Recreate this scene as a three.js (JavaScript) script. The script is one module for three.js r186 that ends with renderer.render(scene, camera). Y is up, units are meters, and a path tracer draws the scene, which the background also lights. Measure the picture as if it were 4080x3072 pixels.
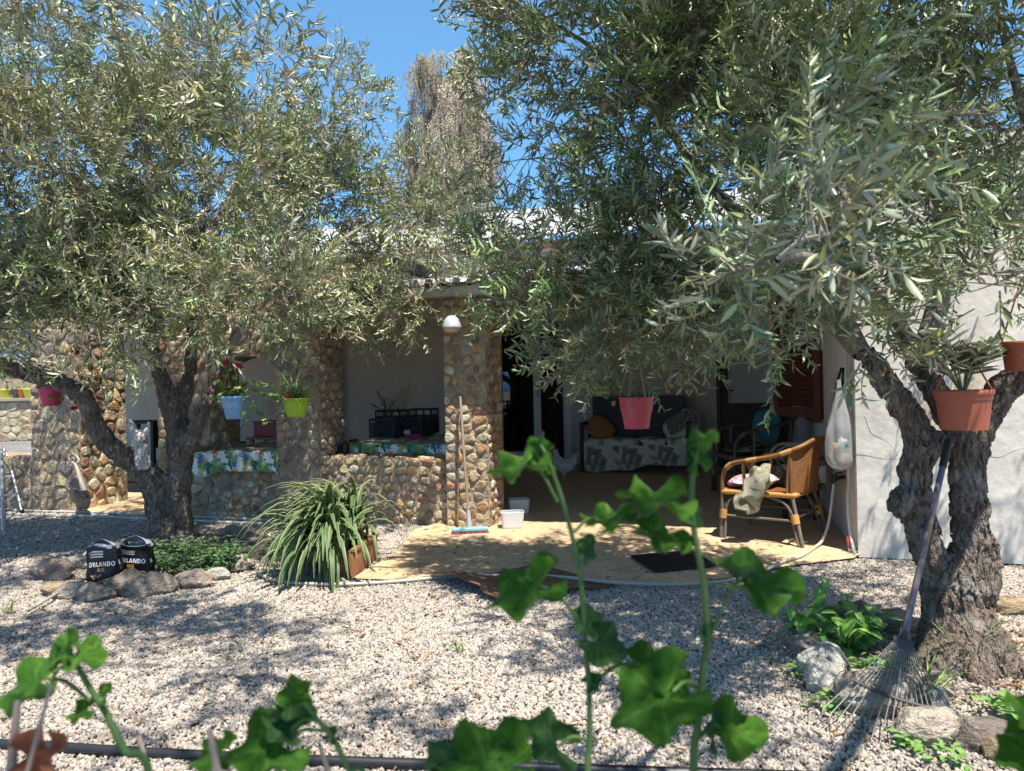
import * as THREE from 'three';
import { RoundedBoxGeometry } from 'three/addons/geometries/RoundedBoxGeometry.js';
import { mergeGeometries, mergeVertices } from 'three/addons/utils/BufferGeometryUtils.js';
import { ImprovedNoise } from 'three/addons/math/ImprovedNoise.js';

// ---------------------------------------------------------------- camera, sky, sun, exposure
const scene = new THREE.Scene();
const YAW = THREE.MathUtils.degToRad(17.2), ROLL = -0.021, FPX = 1635, CAM = new THREE.Vector3(2.264, 1.2, 6.03);
const camera = new THREE.PerspectiveCamera(THREE.MathUtils.radToDeg(2 * Math.atan(833 / FPX)), 4080 / 3072, 0.05, 600);
camera.rotation.order = 'YXZ';
camera.rotation.set(0, YAW, ROLL);
camera.position.copy(CAM);
camera.focus = 6; camera.userData.fStop = 5.2;
camera.updateMatrixWorld();
scene.add(camera);

const SUN = new THREE.Vector3(0.30, 1, 0.31).normalize();
const sun = new THREE.DirectionalLight(new THREE.Color().setRGB(1, 0.95, 0.86), 5);
sun.position.copy(SUN).multiplyScalar(40); sun.target.position.set(0, 0, 0);
sun.castShadow = true; sun.shadow.mapSize.set(4096, 4096); sun.shadow.radius = 1;
Object.assign(sun.shadow.camera, { left: -12, right: 12, top: 12, bottom: -12, near: 1, far: 90 });
scene.add(sun, sun.target);

{ // clear blue sky: paler towards the horizon, a little brighter round the sun
  const W = 512, H = 256, data = new Float32Array(W * H * 4), d = new THREE.Vector3();
  for (let j = 0; j < H; j++) for (let i = 0; i < W; i++) {
    const up = ((j + 0.5) / H - 0.5) * Math.PI, az = ((i + 0.5) / W - 0.5) * 2 * Math.PI;
    d.set(Math.cos(az) * Math.cos(up), Math.sin(up), Math.sin(az) * Math.cos(up));
    const h = Math.pow(1 - Math.max(0, d.y), 1.5), g = Math.pow(Math.max(0, d.dot(SUN)), 12) * 0.2;
    const lo = d.y < 0 ? 0.45 : 1, k = (j * W + i) * 4;
    data[k] = (0.045 + 0.15 * h + g) * lo; data[k + 1] = (0.115 + 0.36 * h + g) * lo; data[k + 2] = (0.25 + 0.62 * h + g) * lo; data[k + 3] = 1;
  }
  const t = new THREE.DataTexture(data, W, H, THREE.RGBAFormat, THREE.FloatType);
  t.mapping = THREE.EquirectangularReflectionMapping; t.magFilter = t.minFilter = THREE.LinearFilter; t.needsUpdate = true;
  scene.background = t; scene.environment = t;
}
const renderer = new THREE.WebGLRenderer({ antialias: true });
renderer.toneMapping = THREE.LinearToneMapping;
renderer.toneMappingExposure = 1.7;
renderer.shadowMap.enabled = true;

// ---------------------------------------------------------------- helpers
const V3 = (x, y, z) => new THREE.Vector3(x, y, z);
const RIGHT = V3(Math.cos(YAW), 0, -Math.sin(YAW)), FWD = V3(-Math.sin(YAW), 0, -Math.cos(YAW)), UP = V3(0, 1, 0);
function ray(px, py) { // a pixel of the photograph (2212 wide) as a direction
  const u = (px - 1106) / FPX, v = -(py - 833) / FPX, c = Math.cos(ROLL), s = Math.sin(ROLL);
  return FWD.clone().addScaledVector(RIGHT, u * c - v * s).addScaledVector(UP, u * s + v * c);
}
const at = (px, py, depth) => CAM.clone().addScaledVector(ray(px, py), depth);
function onY(px, py, y = 0) { const r = ray(px, py); return CAM.clone().addScaledVector(r, (y - CAM.y) / r.y); }
function onZ(px, py, z) { const r = ray(px, py); return CAM.clone().addScaledVector(r, (z - CAM.z) / r.z); }
const pixelOf = (p) => { const q = p.clone().sub(CAM), d = q.dot(FWD), x = q.dot(RIGHT) / d, y = q.y / d, c = Math.cos(ROLL), s = Math.sin(ROLL); return [1106 + FPX * (x * c + y * s), 833 - FPX * (-x * s + y * c), d]; };

function rng(seed) { let a = seed >>> 0; const f = () => { a = (a + 0x6D2B79F5) >>> 0; let t = Math.imul(a ^ (a >>> 15), 1 | a); t = (t + Math.imul(t ^ (t >>> 7), 61 | t)) ^ t; return ((t ^ (t >>> 14)) >>> 0) / 4294967296; }; f.r = (lo, hi) => lo + (hi - lo) * f(); f.pick = (l) => l[Math.floor(f() * l.length)]; f.g = () => (f() + f() + f() - 1.5) / 1.5; return f; }
const perlin = new ImprovedNoise();
const noise = (x, y, z) => perlin.noise(x + 37.3, y + 11.7, z + 53.1);
const fbm = (x, y, z, o = 3) => { let s = 0, a = 1, n = 0; for (let i = 0; i < o; i++) { s += a * noise(x, y, z); n += a; a *= 0.5; x *= 2.03; y *= 2.03; z *= 2.03; } return s / n; };
const clamp = THREE.MathUtils.clamp, lerp = THREE.MathUtils.lerp, sstep = (a, b, x) => { const t = clamp((x - a) / (b - a), 0, 1); return t * t * (3 - 2 * t); };

// periodic noise for textures
function hash2(x, y, s) { let h = Math.imul(x, 374761393) + Math.imul(y, 668265263) + Math.imul(s, 974634777); h = Math.imul(h ^ (h >>> 13), 1274126177); return ((h ^ (h >>> 16)) >>> 0) / 4294967296; }
function pn(u, v, px, py, s) { const x = u * px, y = v * py, i = Math.floor(x), j = Math.floor(y), a = x - i, b = y - j, p = a * a * (3 - 2 * a), q = b * b * (3 - 2 * b), X = (k) => ((k % px) + px) % px, Y = (k) => ((k % py) + py) % py; return lerp(lerp(hash2(X(i), Y(j), s), hash2(X(i + 1), Y(j), s), p), lerp(hash2(X(i), Y(j + 1), s), hash2(X(i + 1), Y(j + 1), s), p), q); }
function pf(u, v, px, py, s, o = 4) { let t = 0, a = 1, n = 0; for (let i = 0; i < o; i++) { t += a * pn(u, v, px, py, s + i * 17); n += a; a *= 0.55; px *= 2; py *= 2; } return t / n; }
function tex(w, h, f, { color = true, rx = 1, ry = 1 } = {}) {
  const d = new Uint8Array(w * h * 4);
  for (let j = 0; j < h; j++) for (let i = 0; i < w; i++) { const c = f((i + 0.5) / w, (j + 0.5) / h), k = (j * w + i) * 4, g = typeof c === 'number'; d[k] = clamp(g ? c * 255 : c[0], 0, 255); d[k + 1] = clamp(g ? c * 255 : c[1], 0, 255); d[k + 2] = clamp(g ? c * 255 : c[2], 0, 255); d[k + 3] = 255; }
  const t = new THREE.DataTexture(d, w, h); t.wrapS = t.wrapT = THREE.RepeatWrapping; t.magFilter = THREE.LinearFilter; t.minFilter = THREE.LinearMipmapLinearFilter; t.generateMipmaps = true; t.repeat.set(rx, ry); if (color) t.colorSpace = THREE.SRGBColorSpace; t.needsUpdate = true; return t;
}
function canvasTex(w, h, draw, rx = 1, ry = 1) { const c = document.createElement('canvas'); c.width = w; c.height = h; draw(c.getContext('2d'), w, h); const t = new THREE.CanvasTexture(c); t.colorSpace = THREE.SRGBColorSpace; t.wrapS = t.wrapT = THREE.RepeatWrapping; t.magFilter = THREE.LinearFilter; t.repeat.set(rx, ry); return t; }
const again = (t, rx, ry) => { const c = t.clone(); c.repeat.set(rx, ry); c.needsUpdate = true; return c; };
const lin = (r, g, b) => new THREE.Color().setRGB(r, g, b);
const std = (color, roughness = 0.8, extra = {}) => new THREE.MeshStandardMaterial({ color, roughness, side: THREE.DoubleSide, ...extra });
const phy = (color, roughness = 0.8, extra = {}) => new THREE.MeshPhysicalMaterial({ color, roughness, side: THREE.DoubleSide, ...extra });

// naming and describing
const taken = {};
function numbered(n) { const k = taken[n] = (taken[n] ?? -1) + 1; return k ? n + '_' + String(k).padStart(3, '0') : n; }
function tag(o, label, category, group, kind) { o.userData.label = label; o.userData.category = category; if (group) o.userData.group = group; if (kind) o.userData.kind = kind; return o; }
function thing(name, label, category, pos = V3(0, 0, 0), turn = 0, group) { const o = new THREE.Group(); o.name = numbered(name); o.position.copy(pos); o.rotation.y = turn; scene.add(o); return tag(o, label, category, group); }
function part(name, geo, mat, parent) { const m = new THREE.Mesh(geo, mat); m.name = parent ? name : numbered(name); m.castShadow = m.receiveShadow = true; (parent ?? scene).add(m); return m; }
function single(name, label, category, geo, mat, group) { return tag(part(name, geo, mat), label, category, group); }
function struct(name, geo, mat) { const m = part(name, geo, mat); m.userData.kind = 'structure'; return m; }

// geometry
function box(w, h, d, x = 0, y = 0, z = 0, r = 0) { const g = r ? new RoundedBoxGeometry(w, h, d, 2, r) : new THREE.BoxGeometry(w, h, d); g.translate(x, y, z); return g; }
function uvBox(w, h, d, x, y, z) { // a box with uv in metres
  const g = new THREE.BoxGeometry(w, h, d), p = g.attributes.position, n = g.attributes.normal, uv = g.attributes.uv;
  for (let i = 0; i < p.count; i++) { const ax = Math.abs(n.getX(i)), ay = Math.abs(n.getY(i)); const X = p.getX(i) + x, Y = p.getY(i) + y, Z = p.getZ(i) + z; ax > 0.5 ? uv.setXY(i, Z, Y) : ay > 0.5 ? uv.setXY(i, X, Z) : uv.setXY(i, X, Y); }
  g.translate(x, y, z); return g;
}
const merge = (l) => { const gs = l.filter(Boolean).map((g) => { const q = g.index ? g.toNonIndexed() : g; for (const k of Object.keys(q.attributes)) if (!['position', 'normal', 'uv', 'color'].includes(k)) q.deleteAttribute(k); return q; }); const hasC = gs.some((g) => g.attributes.color), hasU = gs.every((g) => g.attributes.uv); for (const g of gs) { if (!hasU) g.deleteAttribute('uv'); if (hasC && !g.attributes.color) g.setAttribute('color', new THREE.BufferAttribute(new Float32Array(g.attributes.position.count * 3).fill(1), 3)); } return mergeGeometries(gs); };
function tube(pts, rad, seg = 8, caps = true, wob = null) { // a round bar along points with its own radius at each point
  const n = pts.length, P = [], N = [], U = [], I = [], R = (i) => (typeof rad === 'number' ? rad : Array.isArray(rad) ? rad[i] : rad(i / (n - 1)));
  let prev = null, len = 0;
  for (let i = 0; i < n; i++) {
    const t = pts[Math.min(n - 1, i + 1)].clone().sub(pts[Math.max(0, i - 1)]).normalize();
    let a = prev ? prev.clone().addScaledVector(t, -prev.dot(t)) : (Math.abs(t.y) < 0.9 ? V3(0, 1, 0) : V3(1, 0, 0)).cross(t); a.normalize(); prev = a;
    const b = t.clone().cross(a); if (i) len += pts[i].distanceTo(pts[i - 1]);
    for (let k = 0; k <= seg; k++) { const w = (k / seg) * Math.PI * 2, c = Math.cos(w), s = Math.sin(w), r = R(i) * (wob ? wob(k % seg, i) : 1); const d = a.clone().multiplyScalar(c).addScaledVector(b, s); P.push(pts[i].x + d.x * r, pts[i].y + d.y * r, pts[i].z + d.z * r); N.push(d.x, d.y, d.z); U.push(k / seg, len); }
    if (i) for (let k = 0; k < seg; k++) { const q = (i - 1) * (seg + 1) + k; I.push(q, q + 1, q + seg + 1, q + 1, q + seg + 2, q + seg + 1); }
  }
  if (caps) for (const e of [0, n - 1]) { const c = P.length / 3, t = pts[e].clone().sub(pts[e ? e - 1 : 1]).normalize(); P.push(pts[e].x, pts[e].y, pts[e].z); N.push(t.x, t.y, t.z); U.push(0.5, 0.5); for (let k = 0; k < seg; k++) { const q = e * (seg + 1) + k; e ? I.push(q, q + 1, c) : I.push(q + 1, q, c); } }
  const g = new THREE.BufferGeometry(); g.setAttribute('position', new THREE.Float32BufferAttribute(P, 3)); g.setAttribute('normal', new THREE.Float32BufferAttribute(N, 3)); g.setAttribute('uv', new THREE.Float32BufferAttribute(U, 2)); g.setIndex(I); return g;
}
const curve = (pts, n) => new THREE.CatmullRomCurve3(pts, false, 'catmullrom', 0.5).getPoints(n);
const bar = (a, b, r, seg = 6) => tube([a, b], r, seg);
const lathe = (prof, seg = 24) => new THREE.LatheGeometry(prof.map(([r, y]) => new THREE.Vector2(r, y)), seg);
function grid(nu, nv, f, uvf) { // a sheet f(u, v) -> Vector3
  const P = [], U = [], I = [];
  for (let j = 0; j <= nv; j++) for (let i = 0; i <= nu; i++) { const u = i / nu, v = j / nv, p = f(u, v), q = uvf ? uvf(u, v) : [u, v]; P.push(p.x, p.y, p.z); U.push(q[0], q[1]); }
  for (let j = 0; j < nv; j++) for (let i = 0; i < nu; i++) { const a = j * (nu + 1) + i; I.push(a, a + 1, a + nu + 2, a, a + nu + 2, a + nu + 1); }
  const g = new THREE.BufferGeometry(); g.setAttribute('position', new THREE.Float32BufferAttribute(P, 3)); g.setAttribute('uv', new THREE.Float32BufferAttribute(U, 2)); g.setIndex(I); g.computeVertexNormals(); return g;
}
function thick(g, t) { // gives a sheet a second side and edges
  const n = g.attributes.normal, p = g.attributes.position, c = p.count, P = [...p.array], U = [...g.attributes.uv.array], I = [...g.index.array], E = new Map();
  for (let i = 0; i < c; i++) { P.push(p.getX(i) - n.getX(i) * t, p.getY(i) - n.getY(i) * t, p.getZ(i) - n.getZ(i) * t); U.push(g.attributes.uv.getX(i), g.attributes.uv.getY(i)); }
  const b = g.index.array;
  for (let i = 0; i < b.length; i += 3) { I.push(b[i] + c, b[i + 2] + c, b[i + 1] + c); for (let k = 0; k < 3; k++) { const x = b[i + k], y = b[i + (k + 1) % 3], r = y + '_' + x; E.has(r) ? E.delete(r) : E.set(x + '_' + y, [x, y]); } }
  for (const [x, y] of E.values()) I.push(x, x + c, y, y, x + c, y + c);
  const o = new THREE.BufferGeometry(); o.setAttribute('position', new THREE.Float32BufferAttribute(P, 3)); o.setAttribute('uv', new THREE.Float32BufferAttribute(U, 2)); o.setIndex(I); o.computeVertexNormals(); return o;
}
function nets(f, a, b, h, base) { // surface nets: meshes f = 0
  const n = [0, 1, 2].map((i) => Math.ceil((b[i] - a[i]) / h) + 1), [X, Y, Z] = n, W = new Float32Array(X * Y * Z), at3 = (i, j, k) => (k * Y + j) * X + i, id = new Int32Array(X * Y * Z).fill(-1), P = [], I = [];
  const S = 8; for (let K = 0; K < Z; K += S) for (let J = 0; J < Y; J += S) for (let L = 0; L < X; L += S) { let far = null; if (base) { const d = base(a[0] + (L + S / 2) * h, a[1] + (J + S / 2) * h, a[2] + (K + S / 2) * h); if (Math.abs(d) > S * h * 0.87 + 0.07) far = d; } for (let k = K; k < Math.min(Z, K + S); k++) for (let j = J; j < Math.min(Y, J + S); j++) for (let i = L; i < Math.min(X, L + S); i++) W[at3(i, j, k)] = far ?? f(a[0] + i * h, a[1] + j * h, a[2] + k * h); }
  const co = []; for (let c = 0; c < 8; c++) co.push([c & 1, (c >> 1) & 1, c >> 2]);
  const ed = []; for (let c = 0; c < 8; c++) for (const m of [1, 2, 4]) if (!(c & m)) ed.push([c, c | m]);
  for (let k = 0; k < Z - 1; k++) for (let j = 0; j < Y - 1; j++) for (let i = 0; i < X - 1; i++) {
    const v = co.map((c) => W[at3(i + c[0], j + c[1], k + c[2])]); let neg = 0; for (const q of v) if (q < 0) neg++;
    if (!neg || neg === 8) continue;
    let sx = 0, sy = 0, sz = 0, m = 0;
    for (const [p, q] of ed) if ((v[p] < 0) !== (v[q] < 0)) { const t = v[p] / (v[p] - v[q]); sx += lerp(co[p][0], co[q][0], t); sy += lerp(co[p][1], co[q][1], t); sz += lerp(co[p][2], co[q][2], t); m++; }
    id[at3(i, j, k)] = P.length / 3; P.push(a[0] + (i + sx / m) * h, a[1] + (j + sy / m) * h, a[2] + (k + sz / m) * h);
  }
  const quad = (A, B, C, D, fl) => { if (A < 0 || B < 0 || C < 0 || D < 0) return; fl ? I.push(A, B, C, A, C, D) : I.push(A, C, B, A, D, C); };
  for (let k = 1; k < Z - 1; k++) for (let j = 1; j < Y - 1; j++) for (let i = 1; i < X - 1; i++) {
    const s = W[at3(i, j, k)] < 0;
    if (s !== (W[at3(i + 1, j, k)] < 0)) quad(id[at3(i, j - 1, k - 1)], id[at3(i, j, k - 1)], id[at3(i, j, k)], id[at3(i, j - 1, k)], s);
    if (s !== (W[at3(i, j + 1, k)] < 0)) quad(id[at3(i - 1, j, k - 1)], id[at3(i - 1, j, k)], id[at3(i, j, k)], id[at3(i, j, k - 1)], s);
    if (s !== (W[at3(i, j, k + 1)] < 0)) quad(id[at3(i - 1, j - 1, k)], id[at3(i, j - 1, k)], id[at3(i, j, k)], id[at3(i - 1, j, k)], s);
  }
  const g = new THREE.BufferGeometry(); g.setAttribute('position', new THREE.Float32BufferAttribute(P, 3)); g.setIndex(I); g.computeVertexNormals(); return g;
}
function boxUV(g, s) { // uv in metres from the side that each face looks to
  const q = g.toNonIndexed(), p = q.attributes.position, uv = new Float32Array(p.count * 2), A = V3(), B = V3(), C = V3();
  for (let i = 0; i < p.count; i += 3) { A.fromBufferAttribute(p, i); B.fromBufferAttribute(p, i + 1).sub(A); C.fromBufferAttribute(p, i + 2).sub(A); B.cross(C); const ax = Math.abs(B.x), ay = Math.abs(B.y) * 0.7, az = Math.abs(B.z); for (let k = 0; k < 3; k++) { const x = p.getX(i + k), y = p.getY(i + k), z = p.getZ(i + k); uv[(i + k) * 2] = (ax > az && ax > ay ? z : x) * s; uv[(i + k) * 2 + 1] = (ay > ax && ay > az ? z : y) * s; } }
  q.setAttribute('uv', new THREE.BufferAttribute(uv, 2)); return q;
}
function capsule(px, py, pz, a, b, ra, rb) { const bx = b.x - a.x, by = b.y - a.y, bz = b.z - a.z, x = px - a.x, y = py - a.y, z = pz - a.z; const t = clamp((x * bx + y * by + z * bz) / (bx * bx + by * by + bz * bz + 1e-9), 0, 1); return Math.hypot(x - bx * t, y - by * t, z - bz * t) - (ra + (rb - ra) * t); }
const smin = (a, b, k) => { const h = Math.max(k - Math.abs(a - b), 0) / k; return Math.min(a, b) - h * h * k * 0.25; };
function paint(g, f) { const p = g.attributes.position, c = new Float32Array(p.count * 3); for (let i = 0; i < p.count; i++) { const q = f(p.getX(i), p.getY(i), p.getZ(i), i); c[i * 3] = q[0]; c[i * 3 + 1] = q[1]; c[i * 3 + 2] = q[2]; } g.setAttribute('color', new THREE.BufferAttribute(c, 3)); return g; }
const tint = (g, r, gg, b) => paint(g, () => [r, gg, b]);
function bend(g, f) { const p = g.attributes.position, v = V3(); for (let i = 0; i < p.count; i++) { v.fromBufferAttribute(p, i); f(v); p.setXYZ(i, v.x, v.y, v.z); } g.computeVertexNormals(); return g; }
const placed = (g, m) => g.clone().applyMatrix4(m);
const M4 = (pos, q, s = 1) => new THREE.Matrix4().compose(pos, q, typeof s === 'number' ? V3(s, s, s) : s);
const Q = (x, y, z) => new THREE.Quaternion().setFromEuler(new THREE.Euler(x, y, z, 'YXZ'));
// ---------------------------------------------------------------- materials
const speck = tex(512, 512, (u, v) => { const n = pf(u, v, 6, 6, 3, 6), m = pf(u, v, 40, 40, 9, 3); const k = 200 + (n - 0.5) * 110 + (m - 0.5) * 60; return [k, k * (0.985 + (n - 0.5) * 0.08), k * (0.96 + (m - 0.5) * 0.1)]; });
const rough = tex(512, 512, (u, v) => pf(u, v, 10, 10, 21, 6), { color: false });
const plasterMap = tex(1024, 1024, (u, v) => { const n = pf(u, v, 3, 3, 31, 6), m = pf(u, v, 60, 60, 37, 2), s = sstep(0.60, 0.72, pf(u, v, 5, 4, 41, 5)); const k = 226 + (n - 0.5) * 40 + (m - 0.5) * 20; return [k - s * 16, k * 0.985 - s * 26, k * 0.955 - s * 44]; }, { rx: 0.5, ry: 0.5 });
const plasterBump = tex(512, 512, (u, v) => pf(u, v, 5, 5, 44, 6), { color: false });
const floorMap = tex(1024, 1024, (u, v) => { // tan cement with sandy grain
  const a = pf(u, v, 40, 40, 51, 4), b = pf(u, v, 60, 60, 57, 3), c = pf(u, v, 150, 150, 61, 2), k = (a - 0.5) * 30 + (c - 0.5) * 46; return [194 + k, 167 + k * 0.95, 132 + k * 0.85 + (b - 0.5) * 16];
}, { rx: 0.3, ry: 0.3 });
const gravelMap = tex(1024, 1024, (u, v) => { const n = pf(u, v, 120, 120, 81, 2), m = pf(u, v, 6, 6, 83, 5); const k = 120 + (n - 0.5) * 190 + (m - 0.5) * 50; return [k, k * 0.96, k * 0.92]; }, { rx: 0.6, ry: 0.6 });
const gravelBump = tex(512, 512, (u, v) => pn(u, v, 60, 60, 81), { color: false, rx: 0.6, ry: 0.6 });
const woodMap = tex(512, 512, (u, v) => { const g = pf(u, v, 48, 3, 91, 4), n = pf(u, v, 6, 2, 95, 3); const k = 190 + (g - 0.5) * 110 + (n - 0.5) * 50; return [k, k * 0.95, k * 0.88]; });

const MAT = {
  gravelSoil: std(0xffffff, 0.95, { map: gravelMap, bumpMap: gravelBump, bumpScale: 0.01 }),
  floor: std(0xffffff, 0.82, { map: floorMap, bumpMap: again(rough, 2, 2), bumpScale: 0.003 }),
  plaster: std(lin(0.88, 0.85, 0.8), 0.9, { map: plasterMap, bumpMap: plasterBump, bumpScale: 0.012 }),
  plasterShaded: std(lin(0.78, 0.69, 0.58), 0.9, { map: plasterMap, bumpMap: plasterBump, bumpScale: 0.006 }),  // porch back wall: plaster toned down, the porch shade put into its colour
  mortar: std(lin(0.6, 0.49, 0.36), 0.95, { map: again(speck, 3, 3), bumpMap: again(rough, 3, 3), bumpScale: 0.02 }),
  whiteMetal: std(lin(0.82, 0.83, 0.84), 0.45, { map: again(speck, 0.5, 0.5) }),
  rustEdge: std(lin(0.2, 0.1, 0.06), 0.9, { map: speck }),
  paleFrame: std(lin(0.5, 0.48, 0.44), 0.5),
  shutterWhite: std(lin(0.62, 0.6, 0.55), 0.6),
  dark: std(lin(0.02, 0.018, 0.017), 0.7),
  black: std(lin(0.012, 0.012, 0.013), 0.5),
  blackCloth: std(lin(0.015, 0.015, 0.018), 0.95),
  curtain: std(lin(0.05, 0.025, 0.018), 0.95),
  doorWood: std(lin(0.12, 0.045, 0.025), 0.55, { map: woodMap }),
  shutterWood: std(lin(0.24, 0.07, 0.03), 0.6, { map: woodMap }),
  frosted: phy(lin(0.75, 0.74, 0.68), 0.5, { transmission: 0.55, thickness: 0 }),
  glass: phy(lin(0.9, 0.95, 0.92), 0.02, { transmission: 1, thickness: 0, ior: 1.6 }),
  steel: std(lin(0.5, 0.5, 0.5), 0.35, { metalness: 0.9 }),
  greyPaint: std(lin(0.1, 0.1, 0.1), 0.6, { map: speck }),
  oldWood: std(lin(0.42, 0.37, 0.31), 0.85, { map: woodMap }),
};
const stoneTones = [[0.44, 0.29, 0.14], [0.47, 0.38, 0.26], [0.3, 0.17, 0.12], [0.34, 0.3, 0.26], [0.54, 0.47, 0.37], [0.38, 0.29, 0.2], [0.29, 0.23, 0.22], [0.42, 0.34, 0.24]].map(([r, g, b]) => std(lin(Math.min(0.8, r * 1.62 + 0.02), Math.min(0.78, g * 1.52 + 0.02), Math.min(0.75, b * 1.4 + 0.02)), 0.85, { map: again(speck, 2.2, 2.2), bumpMap: again(rough, 3, 3), bumpScale: 0.012 }));

// ---------------------------------------------------------------- ground and floors
{
  const g = new THREE.PlaneGeometry(260, 260, 1, 1); g.rotateX(-Math.PI / 2); g.translate(0, -0.014, 0);
  const p = g.attributes.position; for (let i = 0; i < p.count; i++) g.attributes.uv.setXY(i, p.getX(i), p.getZ(i));
  struct('ground', g, MAT.gravelSoil);
}
const floorY = (z) => (z > 0 ? 0.03 - Math.min(z, 1.6) * 0.012 : 0.03 - z * 0.028);
function flatPoly(pts) { const s = new THREE.Shape(pts.map(([x, z]) => new THREE.Vector2(x, z))), g = new THREE.ShapeGeometry(s), p = g.attributes.position; const idx = g.index.array; for (let i = 0; i < p.count; i++) { const x = p.getX(i), z = p.getY(i); p.setXYZ(i, x, floorY(z), z); g.attributes.uv.setXY(i, x, z); } for (let i = 0; i < idx.length; i += 3) { const t = idx[i]; idx[i] = idx[i + 1]; idx[i + 1] = t; } g.computeVertexNormals(); return g; }
const apronEdge = [[893, 1146], [862, 1186], [820, 1212], [760, 1246], [860, 1250], [960, 1243], [1060, 1242], [1200, 1250], [1330, 1256], [1480, 1258], [1600, 1243], [1700, 1222], [1845, 1206]].map(([x, y]) => { const p = onY(x, y, 0.02); return [p.x, p.z]; });
const porchPoly = [[-8.3, -3.82], [-8.3, -0.12], [-4.3, -0.12], [-4.25, 0.02], [-2.7, 0.05], [-2.6, -0.02], [-0.3, -0.02], [0.0, 0], [3.0, 0], [3.0, -3.82]];
struct('porch_floor', flatPoly(porchPoly), MAT.floor);
const apronPoly = [[-0.3, 0.001], ...apronEdge, [2.97, 0.5], [2.97, 0.001]];
struct('concrete_apron', flatPoly(apronPoly), MAT.floor);
const inPoly = (poly, x, z) => { let c = false; for (let i = 0, j = poly.length - 1; i < poly.length; j = i++) { const [xi, zi] = poly[i], [xj, zj] = poly[j]; if ((zi > z) !== (zj > z) && x < ((xj - xi) * (z - zi)) / (zj - zi) + xi) c = !c; } return c; };

// ---------------------------------------------------------------- house
const house = thing('house', 'low white plastered house with deep shaded porch and corrugated roof', 'house');
part('wall', merge([uvBox(7.08, 3.1, 0.25, -4.56, 1.5, -3.925), uvBox(0.97, 0.87, 0.25, -0.535, 2.615, -3.925), uvBox(0.97, 0.25, 0.25, -0.535, 0.075, -3.925), uvBox(1.99, 3.1, 0.25, 0.945, 1.5, -3.925), uvBox(0.86, 0.93, 0.25, 2.37, 2.585, -3.925)]), MAT.plasterShaded, house);
{ // wing on the right: a slightly slanting side wall and a long front wall
  const s = new THREE.Shape([[2.8, 3.8], [2.96, -0.5], [9.5, -0.5], [9.5, -0.22], [3.22, -0.22], [3.06, 3.8]].map(([x, y]) => new THREE.Vector2(x, y)));
  const g = new THREE.ExtrudeGeometry(s, { depth: 2.75, bevelEnabled: false }); g.rotateX(-Math.PI / 2); const p = g.attributes.position, n = g.attributes.normal;
  for (let i = 0; i < p.count; i++) Math.abs(n.getX(i)) > 0.5 ? g.attributes.uv.setXY(i, p.getZ(i), p.getY(i)) : g.attributes.uv.setXY(i, p.getX(i), p.getY(i));
  const w = part('wing_wall', g, MAT.plaster, house); w.name = 'wing_wall';
  // the cracks that run across the front wall
  const crack = (pts) => part('crack', tube(curve(pts.map(([x, y]) => { const q = onZ(x, y, 0.5); return V3(q.x, q.y, 0.4995); }), 24), (t) => 0.0022 * (1 - 0.6 * t), 4), MAT.greyPaint, w);
  crack([[1848, 982], [1875, 985], [1905, 991], [1940, 992], [1965, 985]]); crack([[1868, 900], [1882, 935], [1905, 948], [1925, 962], [1938, 985]]); crack([[2130, 985], [2160, 988], [2190, 975], [2230, 965]]); crack([[2030, 985], [2045, 998], [2065, 996]]);
}
{ // upper roof: white sheeting over a rusty brown fascia
  const g = grid(1100, 4, (u, v) => { const x = lerp(-8.6, 9.5, u), z = lerp(-3.35, -6.2, v), w = Math.abs(((x / 0.2) % 1 + 1) % 1 - 0.5) * 2; return V3(x, 3.08 + v * 1.05 + sstep(0.35, 0.65, w) * 0.05, z); }, (u, v) => [u * 18, v * 3]);
  const r = part('upper_roof', thick(g, 0.012), MAT.whiteMetal, house);
  part('fascia', box(18, 0.09, 0.05, 0.4, 3.0, -3.4), MAT.rustEdge, r);
  part('soffit', box(18, 0.03, 0.45, 0.4, 2.965, -3.66), MAT.paleFrame, r);
}
{ // the dark room behind the sliding door
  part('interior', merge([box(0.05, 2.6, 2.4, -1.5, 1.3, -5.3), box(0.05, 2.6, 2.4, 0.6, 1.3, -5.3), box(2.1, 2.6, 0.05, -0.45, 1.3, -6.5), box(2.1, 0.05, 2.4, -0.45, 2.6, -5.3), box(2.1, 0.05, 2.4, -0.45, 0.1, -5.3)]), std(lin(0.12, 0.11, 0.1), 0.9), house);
  const d = part('sliding_door', merge([box(0.05, 2.0, 0.1, -1.0, 1.2, -3.82), box(0.97, 0.06, 0.1, -0.535, 2.17, -3.82), box(0.97, 0.05, 0.12, -0.535, 0.2, -3.82), box(0.04, 2.0, 0.1, -0.045, 1.2, -3.82)]), MAT.paleFrame, house);
  part('sash', merge([box(0.055, 1.92, 0.04, -0.945, 1.19, -3.8), box(0.1, 1.92, 0.04, -0.425, 1.19, -3.8), box(0.43, 0.07, 0.04, -0.69, 0.265, -3.8), box(0.43, 0.06, 0.04, -0.69, 2.11, -3.8)]), MAT.shutterWhite, d);
  part('pane', box(0.44, 1.8, 0.006, -0.69, 1.19, -3.8), MAT.glass, d);
  part('handle', box(0.03, 0.22, 0.03, -0.42, 1.15, -3.765, 0.008), MAT.paleFrame, d);
  const c = grid(40, 6, (u, v) => V3(lerp(-0.4, -0.06, u), lerp(0.24, 2.12, v), -3.98 + Math.sin(u * 26) * 0.025), null); part('curtain', thick(c, 0.004), MAT.curtain, d);
}
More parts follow.
